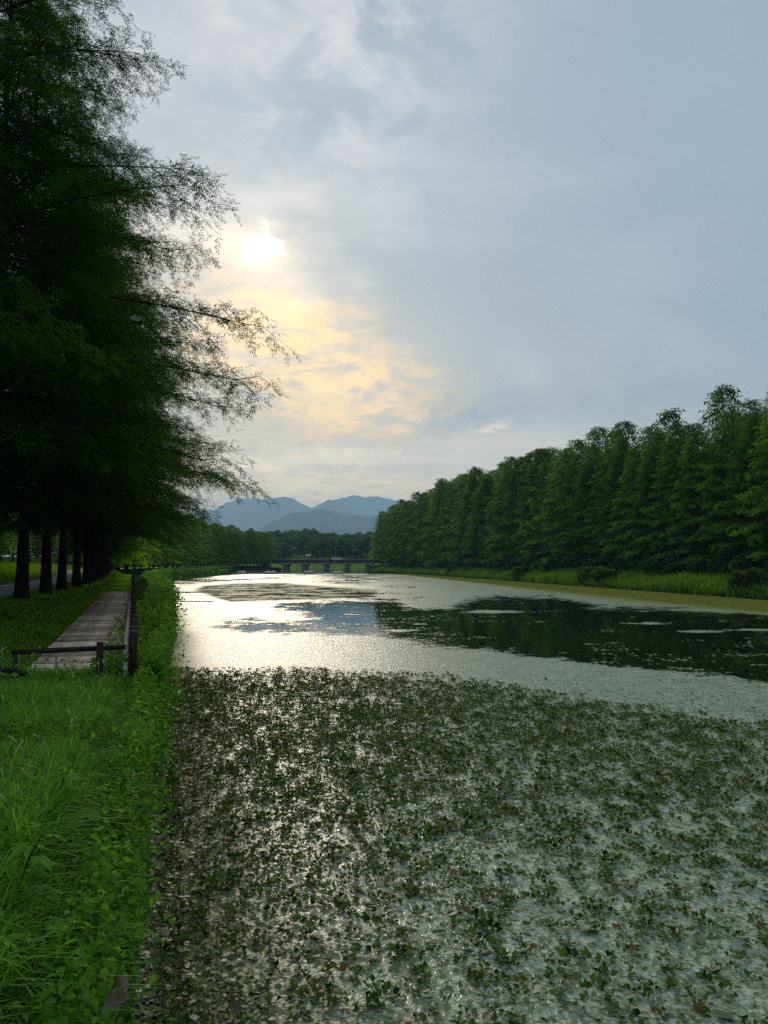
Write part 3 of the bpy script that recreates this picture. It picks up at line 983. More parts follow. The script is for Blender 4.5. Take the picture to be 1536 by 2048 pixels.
for k, (px, py, lab) in enumerate(lamps):
    Y = 318.6 + (7 if k % 2 else 0)
    lamp_post((px - 768) / F * Y, Y, 4.7, (1126 - py) / F * Y + HC - 4.7, lab, 1 if k % 2 else -1)
Yp = 400
lamp_post((615 - 768) / F * Yp, Yp, 3.4, (1126 - 1088) / F * Yp + HC - 3.4, 'tallest pale lamp pole beside the small pale roofed building', 1)

def far_building():
    Y = 412.0; x = (622 - 768) / F * Y
    root = add('pavilion', None, loc=(x, Y, 4.0)); tag(root, 'small pale roofed building half hidden in trees behind the bridge', 'building')
    b = MB(); b.box((0, 0, 1.5), (4.0, 5, 3.0)); b.build('wall', M['concrete_pale'], root)
    b = MB()
    v = [[-2.9, -3, 3.0], [2.9, -3, 3.0], [2.9, 3, 3.0], [-2.9, 3, 3.0], [-2.2, 0, 4.1], [2.2, 0, 4.1]]
    b._add(v, [[0, 1, 5, 4], [2, 3, 4, 5], [0, 3, 2, 1]], [[1, 2, 5], [3, 0, 4]]); b.build('roof', M['roofing'], root)
    for dx_ in (-1.2, 0, 1.2):
        w_ = MB(); w_.box((dx_, -2.52, 1.7), (.8, .06, 1.0)); w_.build('window', M['glass'], root)
far_building()

def car(px, lab):
    Y = 319.6
    root = add('white_car', None, loc=((px - 768) / F * Y, Y, 4.72)); tag(root, lab, 'car')
    b = MB()
    prof = [(-2.1, .3), (-2.15, .75), (-1.95, .92), (-1.2, .98), (1.1, .98), (1.9, .86), (2.15, .7), (2.15, .3)]
    n_ = len(prof)
    v = [[x, s * .86 * (1 if z < .8 else .95), z] for s in (-1, 1) for x, z in prof]
    q = [[i, i + 1, i + 1 + n_, i + n_] for i in range(n_ - 1)] + [[n_ - 1, 0, n_, 2 * n_ - 1]]
    b._add(v, q)
    for s in (0, n_):
        b._add([v[s + i] for i in range(n_)], [[0, 1, 2, 7], [2, 3, 6, 7], [3, 4, 5, 6]])
    b.build('body', M['white_paint'], root)
    c = MB(); c.box((-.15, 0, 1.42), (1.75, 1.35, .06), bevel=.02)
    for sx in (-1, 1):
        for sy in (-1, 1):
            c.tube([[sx * 1.15 - .15, sy * .76, .96], [sx * .85 - .15, sy * .64, 1.42]], .045, 5)
    c.build('roof', M['white_paint'], root)
    g_ = MB(); g_.box((-.15, 0, 1.2), (2.15, 1.48, .43), taper=.8); g_.build('window', M['glass'], root)
    for sx in (-1.35, 1.35):
        for sy in (-.78, .78):
            wv = MB(); wv.tube([[sx, sy - .1, .32], [sx, sy + .1, .32]], .32, 14); ow = wv.build('wheel', M['tyre'], root)
            wv = MB(); wv.tube([[sx, sy - .115, .32], [sx, sy + .115, .32]], .17, 10); wv.build('rim', M['steel'], ow)
    for sy in (-.6, .6):
        h_ = MB(); h_.box((2.14, sy, .68), (.08, .3, .14)); h_.build('headlight', M['lamp'], root)
car(674, 'white car driving over the bridge beside the tall lamp')

# ------------------------------------------------------------------ weir and its blocks
def weir():
    root = add('weir', None, loc=(-28.5, 246, 0)); tag(root, 'low concrete weir with posts and a thin rail across the river before the bridge', 'weir')
    b = MB(); b.box((0, 0, .05), (47, 1.6, .5), bevel=.08); b.build('sill', M['concrete_pale'], root)
    b = MB(); b.box((0, 1.6, .30), (47, .8, .35), bevel=.05); b.build('step', M['concrete'], root)
    me = MB(); me.box((0, 0, .35), (.22, .22, .7)); mm = me.mesh('post'); mm.materials.append(M['concrete'])
    for q in range(30):
        add('post', mm, None, root, loc=(-22.5 + q * 1.55, -.3, .25))
    b = MB(); b.box((0, -.3, 1.0), (46, .07, .07)); b.build('rail', M['steel'], root)
weir()
for px, wdt, lab in ((484, 2.4, 'pale block on the weir under the left row of trees'), (541, 3.2, 'pale block on the weir in front of the first bridge pier'),
                     (617, 3.0, 'pale block on the weir between the second and third piers'), (676, 2.8, 'pale block on the weir in front of the rightmost pier')):
    b = MB(); b.box((0, 0, .45), (wdt, 1.8, .9), bevel=.18); b.box((wdt * .3, -.2, .98), (wdt * .3, 1.0, .25), bevel=.06)
    b.box((-wdt * .25, .1, .96), (wdt * .25, 1.2, .18), bevel=.05)
    o = b.build('concrete_block', M['concrete_pale'], loc=((px - 768) / F * 244, 244, 0)); tag(o, lab, 'block', 'pale blocks along the weir')

def jetty():
    Y = 222.0; x = float(XW(Y)) + 1.8
    root = add('jetty', None, loc=(x, Y, 0)); tag(root, 'small jetty with a white rail at the bend of the left bank', 'jetty')
    b = MB(); b.box((0, 0, .55), (4.4, 2.4, .18), bevel=.03); b.build('deck', M['wood_dark'], root)
    for sx in (-2, 0, 2):
        b = MB(); b.tube([[sx, -1.1, -.5], [sx, -1.1, 1.5]], .07, 6); b.build('post', M['wood_dark'], root)
    b = MB(); b.box((0, -1.1, 1.45), (4.2, .1, .1)); b.build('rail', M['lamp'], root)
jetty()

# ------------------------------------------------------------------ boardwalk
slope = -.325
bd = np.array([slope, 1.0]); bd /= np.linalg.norm(bd)
ang = math.atan2(bd[1], bd[0])
def boardwalk():
    root = add('boardwalk', None, loc=(0, 0, 0)); tag(root, 'weathered plank boardwalk running beside the river under the dark trees', 'boardwalk')
    rng = np.random.default_rng(71)
    variants = []
    for k in range(5):
        b = MB(); b.box((0, 0, 0), (1.48, .152, .045), bevel=.008)
        v = b.v[0]; v[:, 2] += rng.normal(0, .003, len(v)); v[:, 0] += rng.normal(0, .008, len(v))
        me = b.mesh('plank'); me.materials.append(M['plank']); variants.append(me)
    y = 12.75; k = 0
    while y < 45:
        xr = -.07 + slope * y
        c = np.array([xr, y]) - .76 * np.array([bd[1], -bd[0]])
        # planks sit on two bearers
        o = add('plank', variants[k % 5], None, root, loc=(c[0] + rng.normal(0, .012), c[1], 1.80 + rng.normal(0, .005) + .02 * fbm(np.array([y]), np.array([0.]), 9, 2, .4)[0]))
        o.rotation_euler = (rng.normal(0, .012), rng.normal(0, .006), ang - math.pi / 2 + rng.normal(0, .008))
        y += .187 * bd[1]; k += 1
    for off in (.12, 1.40):
        b = MB()
        p0 = np.array([-.07 + slope * 12.7, 12.7]) - off * np.array([bd[1], -bd[0]])
        p1 = np.array([-.07 + slope * 45, 45]) - off * np.array([bd[1], -bd[0]])
        c = (p0 + p1) / 2; L = np.linalg.norm(p1 - p0)
        b.box((c[0], c[1], 1.70), (.1, L, .12), rot=rz(ang - math.pi / 2)); b.build('bearer', M['wood_dark'], root)
    p1 = np.array([-.07 + slope * 45.2, 45.2]) - .76 * np.array([bd[1], -bd[0]])
    b = MB(); b.box((p1[0], p1[1], 1.80), (1.7, .22, .12), rot=rz(ang - math.pi / 2), bevel=.01); b.build('end_board', M['wood_pale'], root)
    print('planks', k)
boardwalk()

def fence():
    root = add('river_fence', None, loc=(0, 0, 0)); tag(root, 'low dark timber post and rail fence between boardwalk and river', 'fence')
    rng = np.random.default_rng(81)
    pb = MB(); pb.box((0, 0, .22), (.12, .12, .86), bevel=.012); pm = pb.mesh('post'); pm.materials.append(M['wood_dark'])
    sb = MB(); sb.box((0, 0, .0), (.07, .11, .22), bevel=.01); sm = sb.mesh('pale_post_face'); sm.materials.append(M['wood_pale'])  # added pale blocks stand for the posts' weathered, lit faces
    pts = []
    y = 12.0
    while y < 118:
        x = (-.07 + slope * y if y < 90 else float(XB(y)) ) + .10
        z = float(gz_left(XB(y), y)[0])
        pts.append((x, y, z + .06)); y += 1.55 if y < 60 else 2.2
    for k, (x, y, z) in enumerate(pts):
        hz_ = 0.0 if k else .06
        o = add('post', pm, None, root, loc=(x, y, z + rng.normal(0, .012) + hz_)); o.rotation_euler = (rng.normal(0, .02), rng.normal(0, .02), ang - math.pi / 2)
        if y < 62:
            for zz in (.42, .12):
                o2 = add('pale_post_face', sm, None, root, loc=(x - .115, y - .0, z + zz)); o2.rotation_euler = (0, 0, ang - math.pi / 2)
    for k in range(len(pts) - 1):
        a, b_ = np.array(pts[k]), np.array(pts[k + 1])
        for zz in (.47, .20):
            r = MB(); c = (a + b_) / 2; d = b_ - a; L = np.linalg.norm(d)
            aa = math.atan2(d[1], d[0])
            r.box((c[0] - .0, c[1], c[2] + zz), (L - .15, .055, .11), rot=rz(aa), bevel=.008); r.build('rail', M['wood_dark'], root)
fence()

def end_fence():
    root = add('end_fence', None, loc=(0, 0, 0)); tag(root, 'single low dark rail barring the near end of the boardwalk', 'fence')
    x0, y0 = -.07 + slope * 12.0 + .06, 11.75
    d = -np.array([bd[1], -bd[0]])
    def P(s): return np.array([x0, y0]) + d * s
    for s, hh in ((.36, .86), ):
        p = P(s); b = MB(); b.box((p[0], p[1], 1.68 + hh / 2 - .22), (.095, .095, hh), rot=rz(ang - math.pi / 2), bevel=.01); b.build('post', M['wood_dark'], root)
    # the long rail leaning down to the left, lying almost on the ground at its far end
    a, b2 = np.array([*P(.02), 2.225]), np.array([*P(1.62), 2.20])
    c = (a + b2) / 2; dd = b2 - a; L = np.linalg.norm(dd)
    rot = rz(math.atan2(dd[1], dd[0])) @ np.array([[math.cos(.015), 0, math.sin(.015)], [0, 1, 0], [-math.sin(.015), 0, math.cos(.015)]])
    b = MB(); b.box(c + np.array([0, .09, 0]), (L, .04, .075), rot=rot, bevel=.008); b.build('rail', M['wood_dark'], root)
    p = P(1.52); b = MB(); b.box((p[0], p[1] + .02, 1.95), (.07, .07, .44), rot=rz(ang - math.pi / 2), bevel=.01); b.build('short_post', M['wood_dark'], root)
    for s in (.80, 1.02):
        p = P(s); b = MB(); b.box((p[0], p[1] + .15, 2.02), (.022, .022, .42)); b.build('wire_stake', M['wood_pale'], root)
end_fence()
b = MB(); b.box((0, 0, 0), (1.5, .07, .07), bevel=.01)
fb = b.build('fallen_rail', M['wood_dark'], loc=(-5.75, 11.1, 2.06)); fb.rotation_euler = (0, .16, R(-12))
tag(fb, 'short dark timber rail lying in the grass at the left edge', 'rail')

# ------------------------------------------------------------------ grass on the left bank
def near_grass():
    rng = np.random.default_rng(91)
    n = 66000
    y = 1.3 + 11.2 * rng.random(n) ** .8
    wd_ = .28 * y + 1.3
    x = XW(y) - .22 - wd_ * rng.random(n) ** .9
    z = gz_left(x, y)
    cl = .5 + .5 * fbm(x, y, 4, 3, 1.3)
    h = (.18 + .30 * cl + rng.uniform(-.06, .20, n))
    h *= np.interp(y, [0, 9, 11.5], [1, .9, .6])
    az_ = rng.uniform(-3.14, 3.14, n) * .8 + 2.5 * fbm(x, y, 8, 2, 1.4)
    wd = rng.uniform(.005, .013, n) * np.interp(y, [0, 12], [.8, 1.5])
    v, f, hh, k = blades(rng, np.stack([x, y, z - .03], 1), h, wd, rng.uniform(.25, 1.25, n), az_, 3)
    tn = np.repeat(np.clip(.45 + .45 * cl + rng.normal(0, .2, n), 0, 1.2), k) * (.15 + .95 * hh)  # blade feet darkened, painting in the shaded gaps of the grass
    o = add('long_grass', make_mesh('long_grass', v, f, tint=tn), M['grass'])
    tag(o, 'lush long grass on the near left bank', 'grass', kind='stuff')
near_grass()

def seed_stalks():
    rng = np.random.default_rng(95)
    n = 230
    y = 2.0 + 10 * rng.random(n) ** .8
    x = XW(y) - .5 - (.25 * y + .5) * rng.random(n)
    z = gz_left(x, y); V = MB()
    for i in range(n):
        h = rng.uniform(.38, .62); a = rng.uniform(0, 6.28); l = rng.uniform(.08, .25)
        p = lambda t: [x[i] + math.cos(a) * l * t * t, y[i] + math.sin(a) * l * t * t, z[i] + h * (t - .12 * t ** 3)]
        V.tube([p(0), p(.4), p(.75), p(.86)], [.0016, .0014, .001, .001], 3, False)
        V.tube([p(.84), p(.90), p(.96), p(1.02)], [.002, .006, .0055, .001], 4)
    o = V.build('seed_stalks', M['dry_stalk']); tag(o, 'thin pale grass stalks with seed heads above the long grass', 'grass', kind='stuff')
seed_stalks()

def verge():
    rng = np.random.default_rng(92)
    n = 72000
    y = 10.5 + 105 * rng.random(n) ** 1.8
    a = np.where(y < 45, XB(y) - 1.42, XB(y) - .1); b_ = XRN(y) + .15
    u = rng.random(n)
    x = a + (b_ - a) * u
    z = gz_left(x, y)
    h = rng.uniform(.05, .13, n) * np.interp(y, [10, 60, 120], [1, 1.3, 2])
    h = np.where((u > .86) & (rng.random(n) < .25), h * 2.6, h)
    wd = np.interp(y, [10, 40, 120], [.006, .014, .05]) * rng.uniform(.8, 1.4, n)
    v, f, hh, k = blades(rng, np.stack([x, y, z - .01], 1), h, wd, rng.uniform(.3, .9, n), None, 2)
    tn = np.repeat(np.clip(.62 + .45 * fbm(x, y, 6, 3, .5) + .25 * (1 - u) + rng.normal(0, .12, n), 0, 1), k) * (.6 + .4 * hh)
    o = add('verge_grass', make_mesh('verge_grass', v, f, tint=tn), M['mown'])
    tag(o, 'short grass on the verge between the boardwalk and the tree row', 'grass', kind='stuff')
    n = 26000
    y = 18 + 130 * rng.random(n) ** 1.4
    u = rng.random(n)
    x = XRF(y) - .3 - u * 14
    z = gz_left(x, y)
    v, f, hh, k = blades(rng, np.stack([x, y, z - .01], 1), rng.uniform(.12, .25, n), np.interp(y, [18, 120], [.02, .09]), rng.uniform(.3, .9, n), None, 2)
    tn = np.repeat(np.clip(.6 + .4 * fbm(x, y, 7, 3, .3) + rng.normal(0, .12, n), 0, 1), k)
    o = add('slope_grass', make_mesh('slope_grass', v, f, tint=tn), M['mown'])
    tag(o, 'grass slope rising beyond the grey road', 'grass', kind='stuff')
verge()

# ------------------------------------------------------------------ leafy undergrowth over the river wall
leaf_t = (np.array([[0, 0, 0], [.35, .26, .06], [.38, 0, -.02], [.35, -.26, .06], [1, 0, -.12]]), np.array([[0, 2, 1], [0, 3, 2], [1, 2, 4], [2, 3, 4]]))
def undergrowth():
    rng = np.random.default_rng(101)
    def make(n, y0, y1, pw, size, name, label, seed, wide=.75):
        y = y0 + (y1 - y0) * rng.random(n) ** pw
        bul = .5 + .5 * fbm(y * 1.0, y * 0 + 3, seed, 4, .55)
        t = rng.random(n) ** .8
        # shell from the top of the bank out and down to the water
        out = wide * (.35 + .75 * bul) * np.interp(y, [0, 7, 14, 40, 120], [.9, .8, .85, 1.1, 1.3])
        th = t * 2.0
        top = np.interp(y, [0, 10, 13, 120], [1.60, 1.70, 1.85, 2.05]) + .40 * (bul - .4) * np.interp(y, [0, 12], [.6, 1.3])
        xx = XW(y) - .30 + out * np.sin(th) * rng.uniform(.65, 1.05, n)
        zz = np.where(th < 1.0, top - .25 * (1 - np.cos(th)), top * np.clip(1 - (th - 1.0) / 1.02, 0, 1))
        zz += rng.normal(0, .07, n)
        # sprigs that stick out of the mass
        ns_ = max(1, n // 90); sid = rng.integers(0, ns_ * 3, n); so = rng.random(ns_ * 3); sy = y0 + (y1 - y0) * rng.random(ns_ * 3) ** pw
        sp = rng.random(n) < .22
        q_ = rng.random(n); ln = np.interp(sy[sid], [0, 14, 60, 125], [.28, .45, .8, 1.2]) * (.5 + so[sid])
        sx_ = XW(sy[sid]) - .35 + out * .5 + ln * q_ * (.25 + .75 * so[sid]); sz_ = top - .1 + ln * (q_ * (1.1 - so[sid]) - .9 * q_ * q_ * so[sid]) 
        y = np.where(sp, sy[sid] + rng.normal(0, .03, n), y); xx = np.where(sp, sx_ + rng.normal(0, .03, n), xx); zz = np.where(sp, np.maximum(sz_, .1), zz)
        inner = rng.random(n) < (.12 if y1 < 20 else .3)
        xx = np.where(inner, XW(y) - .35 - rng.random(n) * np.minimum(.9, (XW(y) - XB(y)) * 1.0 + .1), xx)
        zz = np.where(inner, top + rng.uniform(-.3, .12, n), zz)
        zz = np.where((zz < .05) & (rng.random(n) < .6), rng.uniform(.03, .25, n), zz)
        ok = zz > .02
        P = np.stack([xx, y, zz], 1)[ok]; m = len(P)
        D = np.stack([rng.uniform(-.4, 1.2, m), rng.normal(-.25, .8, m), rng.uniform(-.9, .45, m)], 1)
        sc = size(P[:, 1]) * rng.uniform(.55, 1.4, m)
        v, f, tn = scatter(leaf_t[0], leaf_t[1], P, frames(D, rng.normal(0, .5, m), sc), np.clip(.42 + .5 * fbm(P[:, 1], P[:, 2], seed + 2, 3, 1.2) + rng.normal(0, .25, m), 0, 1))
        o = add(name, make_mesh(name, v, f, tint=tn), M['weed'])
        tag(o, label, 'undergrowth', kind='stuff')
    make(30000, 1.3, 14, .8, lambda y: np.interp(y, [0, 14], [.05, .085]), 'undergrowth', 'leafy weeds hanging over the near river edge', 31, .52)
    # broad-leaved weeds mixed into the long grass
    n = 9000
    y = 1.8 + 10.4 * rng.random(n) ** .8; x = XW(y) - .3 - (.27 * y + 1.0) * rng.random(n)
    ok = fbm(x, y, 44, 3, .9) > .10
    x, y = x[ok], y[ok]; m = len(x)
    z = gz_left(x, y) + rng.uniform(.10, .42, m) * (.7 + .5 * fbm(x, y, 45, 2, 2.0))
    D = np.stack([rng.normal(0, 1, m), rng.normal(-.2, 1, m), rng.uniform(-.5, .5, m)], 1)
    v, f, tn = scatter(leaf_t[0], leaf_t[1], np.stack([x, y, z], 1), frames(D, rng.normal(0, .4, m), rng.uniform(.04, .10, m)), np.clip(rng.normal(.6, .3, m), 0, 1.2))
    o = add('undergrowth', make_mesh('undergrowth', v, f, tint=tn), M['weed']); tag(o, 'broad-leaved weeds scattered through the long grass', 'undergrowth', kind='stuff')
    make(26000, 12, 125, 1.9, lambda y: np.interp(y, [12, 40, 125], [.085, .16, .40]), 'undergrowth', 'leafy weeds between the low fence and the water', 33, .62)
    make(9000, 120, 245, 1.0, lambda y: np.interp(y, [120, 245], [.35, .6]), 'undergrowth', 'hedge-like green bank below the far left trees', 35, 1.6)
undergrowth()

# ------------------------------------------------------------------ single weeds on the near bank
def leaflet(L, W, droop=.25, fold=.18):
    s = np.array([0, .22, .5, .78, 1.0]); wv = np.array([.04, .8, 1.0, .55, 0]) * W / 2
    v, f = [], []
    for a, ww in zip(s, wv):
        z = -droop * L * a * a
        v += [[a * L, -ww, z + fold * ww], [a * L, 0, z], [a * L, ww, z + fold * ww]]
    for i in range(4):
        k = 3 * i
        f += [[k, k + 1, k + 4, k + 3], [k + 1, k + 2, k + 5, k + 4]]
    return np.array(v), np.array(f)
def compound(nl, L, W, spread, stalk):
    V, Fq, n = [], [], 0
    b = MB(); b.tube([[0, 0, 0], [stalk * .5, 0, .02], [stalk, 0, .02]], [.0035, .003, .0025], 3, False)
    bv = np.vstack(b.v); V.append(bv); Fq.append(np.vstack(b.q)); n = len(bv)
    for i in range(nl):
        a = R(spread) * ((i / (nl - 1)) * 2 - 1) if nl > 1 else 0
        lv, lf = leaflet(L * (1 - .35 * abs(a) / R(max(spread, 1))), W)
        lv = lv @ rz(a).T + np.array([stalk, 0, .02])
        V.append(lv); Fq.append(lf + n); n += len(lv)
    v = np.vstack(V)
    return make_mesh('leaf', v, np.vstack(Fq), tint=np.full(len(v), .85), smooth=True)
LEAF = [compound(5, .13, .042, 75, .05), compound(3, .14, .050, 55, .05), compound(5, .10, .036, 80, .04), compound(1, .12, .07, 0, .03)]
for me in LEAF: me.materials.append(M['weed'])
def weed(x, y, h, nleaf, kind, s, label, group=None, lean=(0, 0), seed=0):
    rng = np.random.default_rng(seed)
    z = float(gz_left(x, y)[0]) - .03
    root = add('weed', None, loc=(x, y, z)); tag(root, label, 'plant', group or 'single leafy weeds on the near bank')
    b = MB(); top = np.array([lean[0], lean[1], h])
    pt = lambda t: np.array([lean[0] * t * t, lean[1] * t * t, h * t])
    b.tube([pt(t) for t in (0, .33, .66, 1)], [.007, .006, .005, .002], 5); b.build('stem', M['weed'], root)
    for i in range(nleaf):
        t = .30 + .70 * (i + .5) / nleaf
        p = pt(t)
        o = add('leaf', LEAF[kind], None, root, loc=p.tolist())
        el_ = R(rng.uniform(-5, 35)) * (1 if t < .9 else -1.2)
        o.rotation_euler = (rng.normal(0, .25), el_, i * 2.4 + rng.uniform(-.4, .4))
        k = s * (1.15 - .55 * t) * rng.uniform(.85, 1.15); o.scale = (k, k, k)
plants = [(-1.55, 3.75, .62, 11, 0, 1.15, 'tall weed with palmate leaves standing highest in the dark hollow of the near bank'),
          (-1.22, 2.95, .42, 12, 0, 1.0, 'bushy five-fingered weed at the river edge above the dry brown leaf'),
          (-1.42, 3.10, .38, 11, 1, 1.1, 'dark leafy weed in the lower left hollow of the bank'),
          (-1.62, 4.45, .55, 10, 2, 1.2, 'weed with yellowish leaf tips leaning over the river edge'),
          (-1.95, 4.2, .50, 10, 1, 1.15, 'weed with three-part leaves behind the tallest one'),
          (-1.30, 3.5, .50, 12, 2, 1.0, 'fine-leaved weed halfway down the bank beside the water'),
          (-1.10, 2.55, .32, 10, 2, 1.0, 'low spreading weed beside the dry brown leaf'),
          (-2.35, 5.6, .50, 9, 0, 1.2, 'single weed among the middle grass of the near bank'),
          (-2.1, 6.0, .45, 9, 2, 1.1, 'weed at the bank edge left of the first dark water plants'),
          (-3.0, 8.2, .5, 9, 1, 1.3, 'weed just in front of the fence corner'),
          (-2.75, 8.0, .45, 9, 0, 1.2, 'weed between the fence corner and the water'),
          (-1.75, 3.2, .40, 10, 0, 1.1, 'broad weed at the lower left picture edge'),
          (-4.0, 9.9, .45, 8, 3, 1.6, 'oval-leaved weed climbing the corner post'),
          (-1.45, 4.0, .50, 11, 0, 1.0, 'weed with pointed leaves hanging towards the floating leaves')]
for k, (x, y, h, nl, kd, s, lab) in enumerate(plants):
    weed(x, y, h, nl, kd, s, lab, lean=(.12 + .05 * (k % 3), -.05), seed=200 + k)

# dry brown leaves caught at the water's edge
def dry_leaf(x, y, z, L, W, rot, label):
    lv, lf = leaflet(L, W, .35, .5)
    lv = lv + np.random.default_rng(int(L * 1000)).normal(0, L * .012, lv.shape)
    # thickness
    n = len(lv)
    v = np.vstack([lv, lv - np.array([0, 0, .004])]); f = np.vstack([lf, lf[:, ::-1] + n])
    o = add('dry_leaf', make_mesh('dry_leaf', v, f, smooth=True), M['dry_leaf'], loc=(x, y, z)); o.rotation_euler = rot
    tag(o, label, 'leaf', 'dry brown leaves at the river edge')
dry_leaf(-1.20, 3.62, 1.64, .18, .08, (.2, .9, 1.8), 'large upright pale brown dry leaf under the weeds at the bottom')
dry_leaf(-1.12, 3.50, 1.62, .16, .095, (.9, .5, 2.6), 'broad flat dry leaf just below the upright one')
dry_leaf(-1.14, 3.40, 1.50, .14, .07, (.6, .5, .9), 'ribbed curled dry leaf nearest the bottom edge')

# ------------------------------------------------------------------ floating leaf mat
def in_poly(px, py, poly):
    inside = np.zeros(px.shape, bool); P = poly; j = len(P) - 1
    for i in range(len(P)):
        xi, yi = P[i]; xj, yj = P[j]
        c = ((yi > py) != (yj > py)) & (px < (xj - xi) * (py - yi) / (yj - yi + 1e-9) + xi)
        inside ^= c; j = i
    return inside
def dist_poly(px, py, poly, ky=3.0):
    d = np.full(px.shape, 1e9); n = len(poly)
    for i in range(n):
        ax, ay = poly[i]; bx, by = poly[(i + 1) % n]
        ay, by = ay * ky, by * ky; Y = py * ky
        vx, vy = bx - ax, by - ay
        t = np.clip(((px - ax) * vx + (Y - ay) * vy) / (vx * vx + vy * vy + 1e-9), 0, 1)
        d = np.minimum(d, np.hypot(px - ax - t * vx, Y - ay - t * vy))
    return d
# outlines surveyed on the water, kept as (bearing, depth) marks and turned into ground positions
OPEN = [(433, 1252), (455, 1243), (520, 1239), (600, 1243), (628, 1236), (600, 1228), (560, 1221), (548, 1212), (560, 1206), (640, 1202), (700, 1199), (760, 1197), (800, 1204), (830, 1215), (900, 1217),
        (938, 1206), (960, 1193), (1100, 1193), (1200, 1212), (1330, 1218), (1536, 1229), (1720, 1242), (1720, 1410), (1536, 1368), (1384, 1347), (1180, 1322), (1065, 1306), (950, 1297), (869, 1290), (771, 1278),
        (764, 1263), (660, 1264), (560, 1264), (480, 1259)]
ISLE = [(980, 1223, 78, 4.0), (1290, 1246, 58, 3.2), (1392, 1262, 68, 3.6), (1500, 1259, 66, 3.0), (800, 1260, 52, 2.4), (700, 1228, 30, 1.4), (840, 1247, 20, 1.2)]
DARK = [(370, 1179), (400, 1166), (470, 1161), (560, 1159), (640, 1166), (700, 1170), (780, 1176), (760, 1196), (640, 1203), (540, 1206), (460, 1209), (420, 1199)]
def water_px(x, y):
    return 768 + F * x / y, 1126 + F * HC / y
def mat_fields(x, y):
    px, py = water_px(x, y)
    d = dist_poly(px, py, OPEN); ins = in_poly(px, py, OPEN)
    cover = np.where(ins, -np.clip(d / 75, 0, 1) * 4.5, np.clip(d / 75, 0, 1) * 5) + .05
    for (cx, cy_, rx, ry) in ISLE:
        q = 1 - np.hypot((px - cx) / rx, (py - cy_) / ry)
        cover = np.maximum(cover, np.clip(q * 3.4 - .8, -4.6, 2.2))
    ind = in_poly(px, py, DARK)
    dd = dist_poly(px, py, DARK)
    k = np.where(ind, np.clip(dd / 22, 0, 1), 0)
    cover = cover * (1 - k) + k * -.02
    far = np.clip((1206 - py) / 10, 0, 1) * np.clip((900 - px) / 80, 0, 1) * (1 - k)
    st = fbm(x * .10, y * .045, 12, 4, 1.0)
    cover = cover * (1 - far) + far * (.9 + 3.2 * st)
    for (x0, x1, yc) in ((300, 430, 1202.5), (300, 410, 1184), (330, 400, 1160)):
        s = np.clip(1 - np.abs(py - yc) / 1.5, 0, 1) * (px > x0) * (px < x1)
        cover = cover - 9 * s
    # olive fringe along the right bank
    t = XR(y) - x
    green = np.clip(1.2 - t / np.interp(y, [40, 73, 110, 160, 230], [13, 15, 14, 12, 9]), 0, 1)
    green = np.clip(green * 2.2, 0, 1)
    green = np.maximum(green, k * .8)
    cover = np.where(t < np.interp(y, [40, 73, 110, 160, 230], [12, 15, 14, 12, 9]), np.maximum(cover, 5), cover)
    cover = np.where(x - XW(y) < 1.0, np.maximum(cover, 5), cover)
    green = np.maximum(green, .95 * np.exp(-((x - XW(y)) / 1.3) ** 2) * (y < 60))
    return cover, green
def leaf_mat():
    rows = [2.0]
    while rows[-1] < 243: rows.append(rows[-1] * 1.008 + .02)
    yy_ = np.array(rows); u = np.linspace(0, 1, 270)
    Y = np.repeat(yy_[:, None], len(u), 1)
    a, b_ = XW(yy_)[:, None] - .02, XR(yy_)[:, None] - .1
    # only as wide as could be seen from anywhere near the camera
    b_ = np.minimum(b_, (3.5 + .62 * yy_)[:, None])
    X = a + (b_ - a) * u[None]
    cov, grn = mat_fields(X, Y)
    Z = .006 + .004 * fbm(X, Y, 3, 2, 3.0)
    m2 = X.shape[1]
    i = np.arange(X.shape[0] - 1)[:, None] * m2 + np.arange(m2 - 1)[None]
    q = np.stack([i, i + 1, i + 1 + m2, i + m2], 2).reshape(-1, 4)
    keep = cov.ravel()[q].max(1) > -4.3
    q = q[keep]
    used = np.unique(q); remap = np.full(X.size, -1); remap[used] = np.arange(len(used))
    v = np.stack([X, Y, Z], 2).reshape(-1, 3)[used]
    o = add('floating_leaf_mat', make_mesh('floating_leaf_mat', v, remap[q], extra={'cover': cov.ravel()[used], 'green': grn.ravel()[used]}, smooth=True), M['leafmat'])
    tag(o, 'pale mat of small floating leaves covering the river', 'floating leaves', kind='stuff')
    print('mat quads', len(q))
leaf_mat()

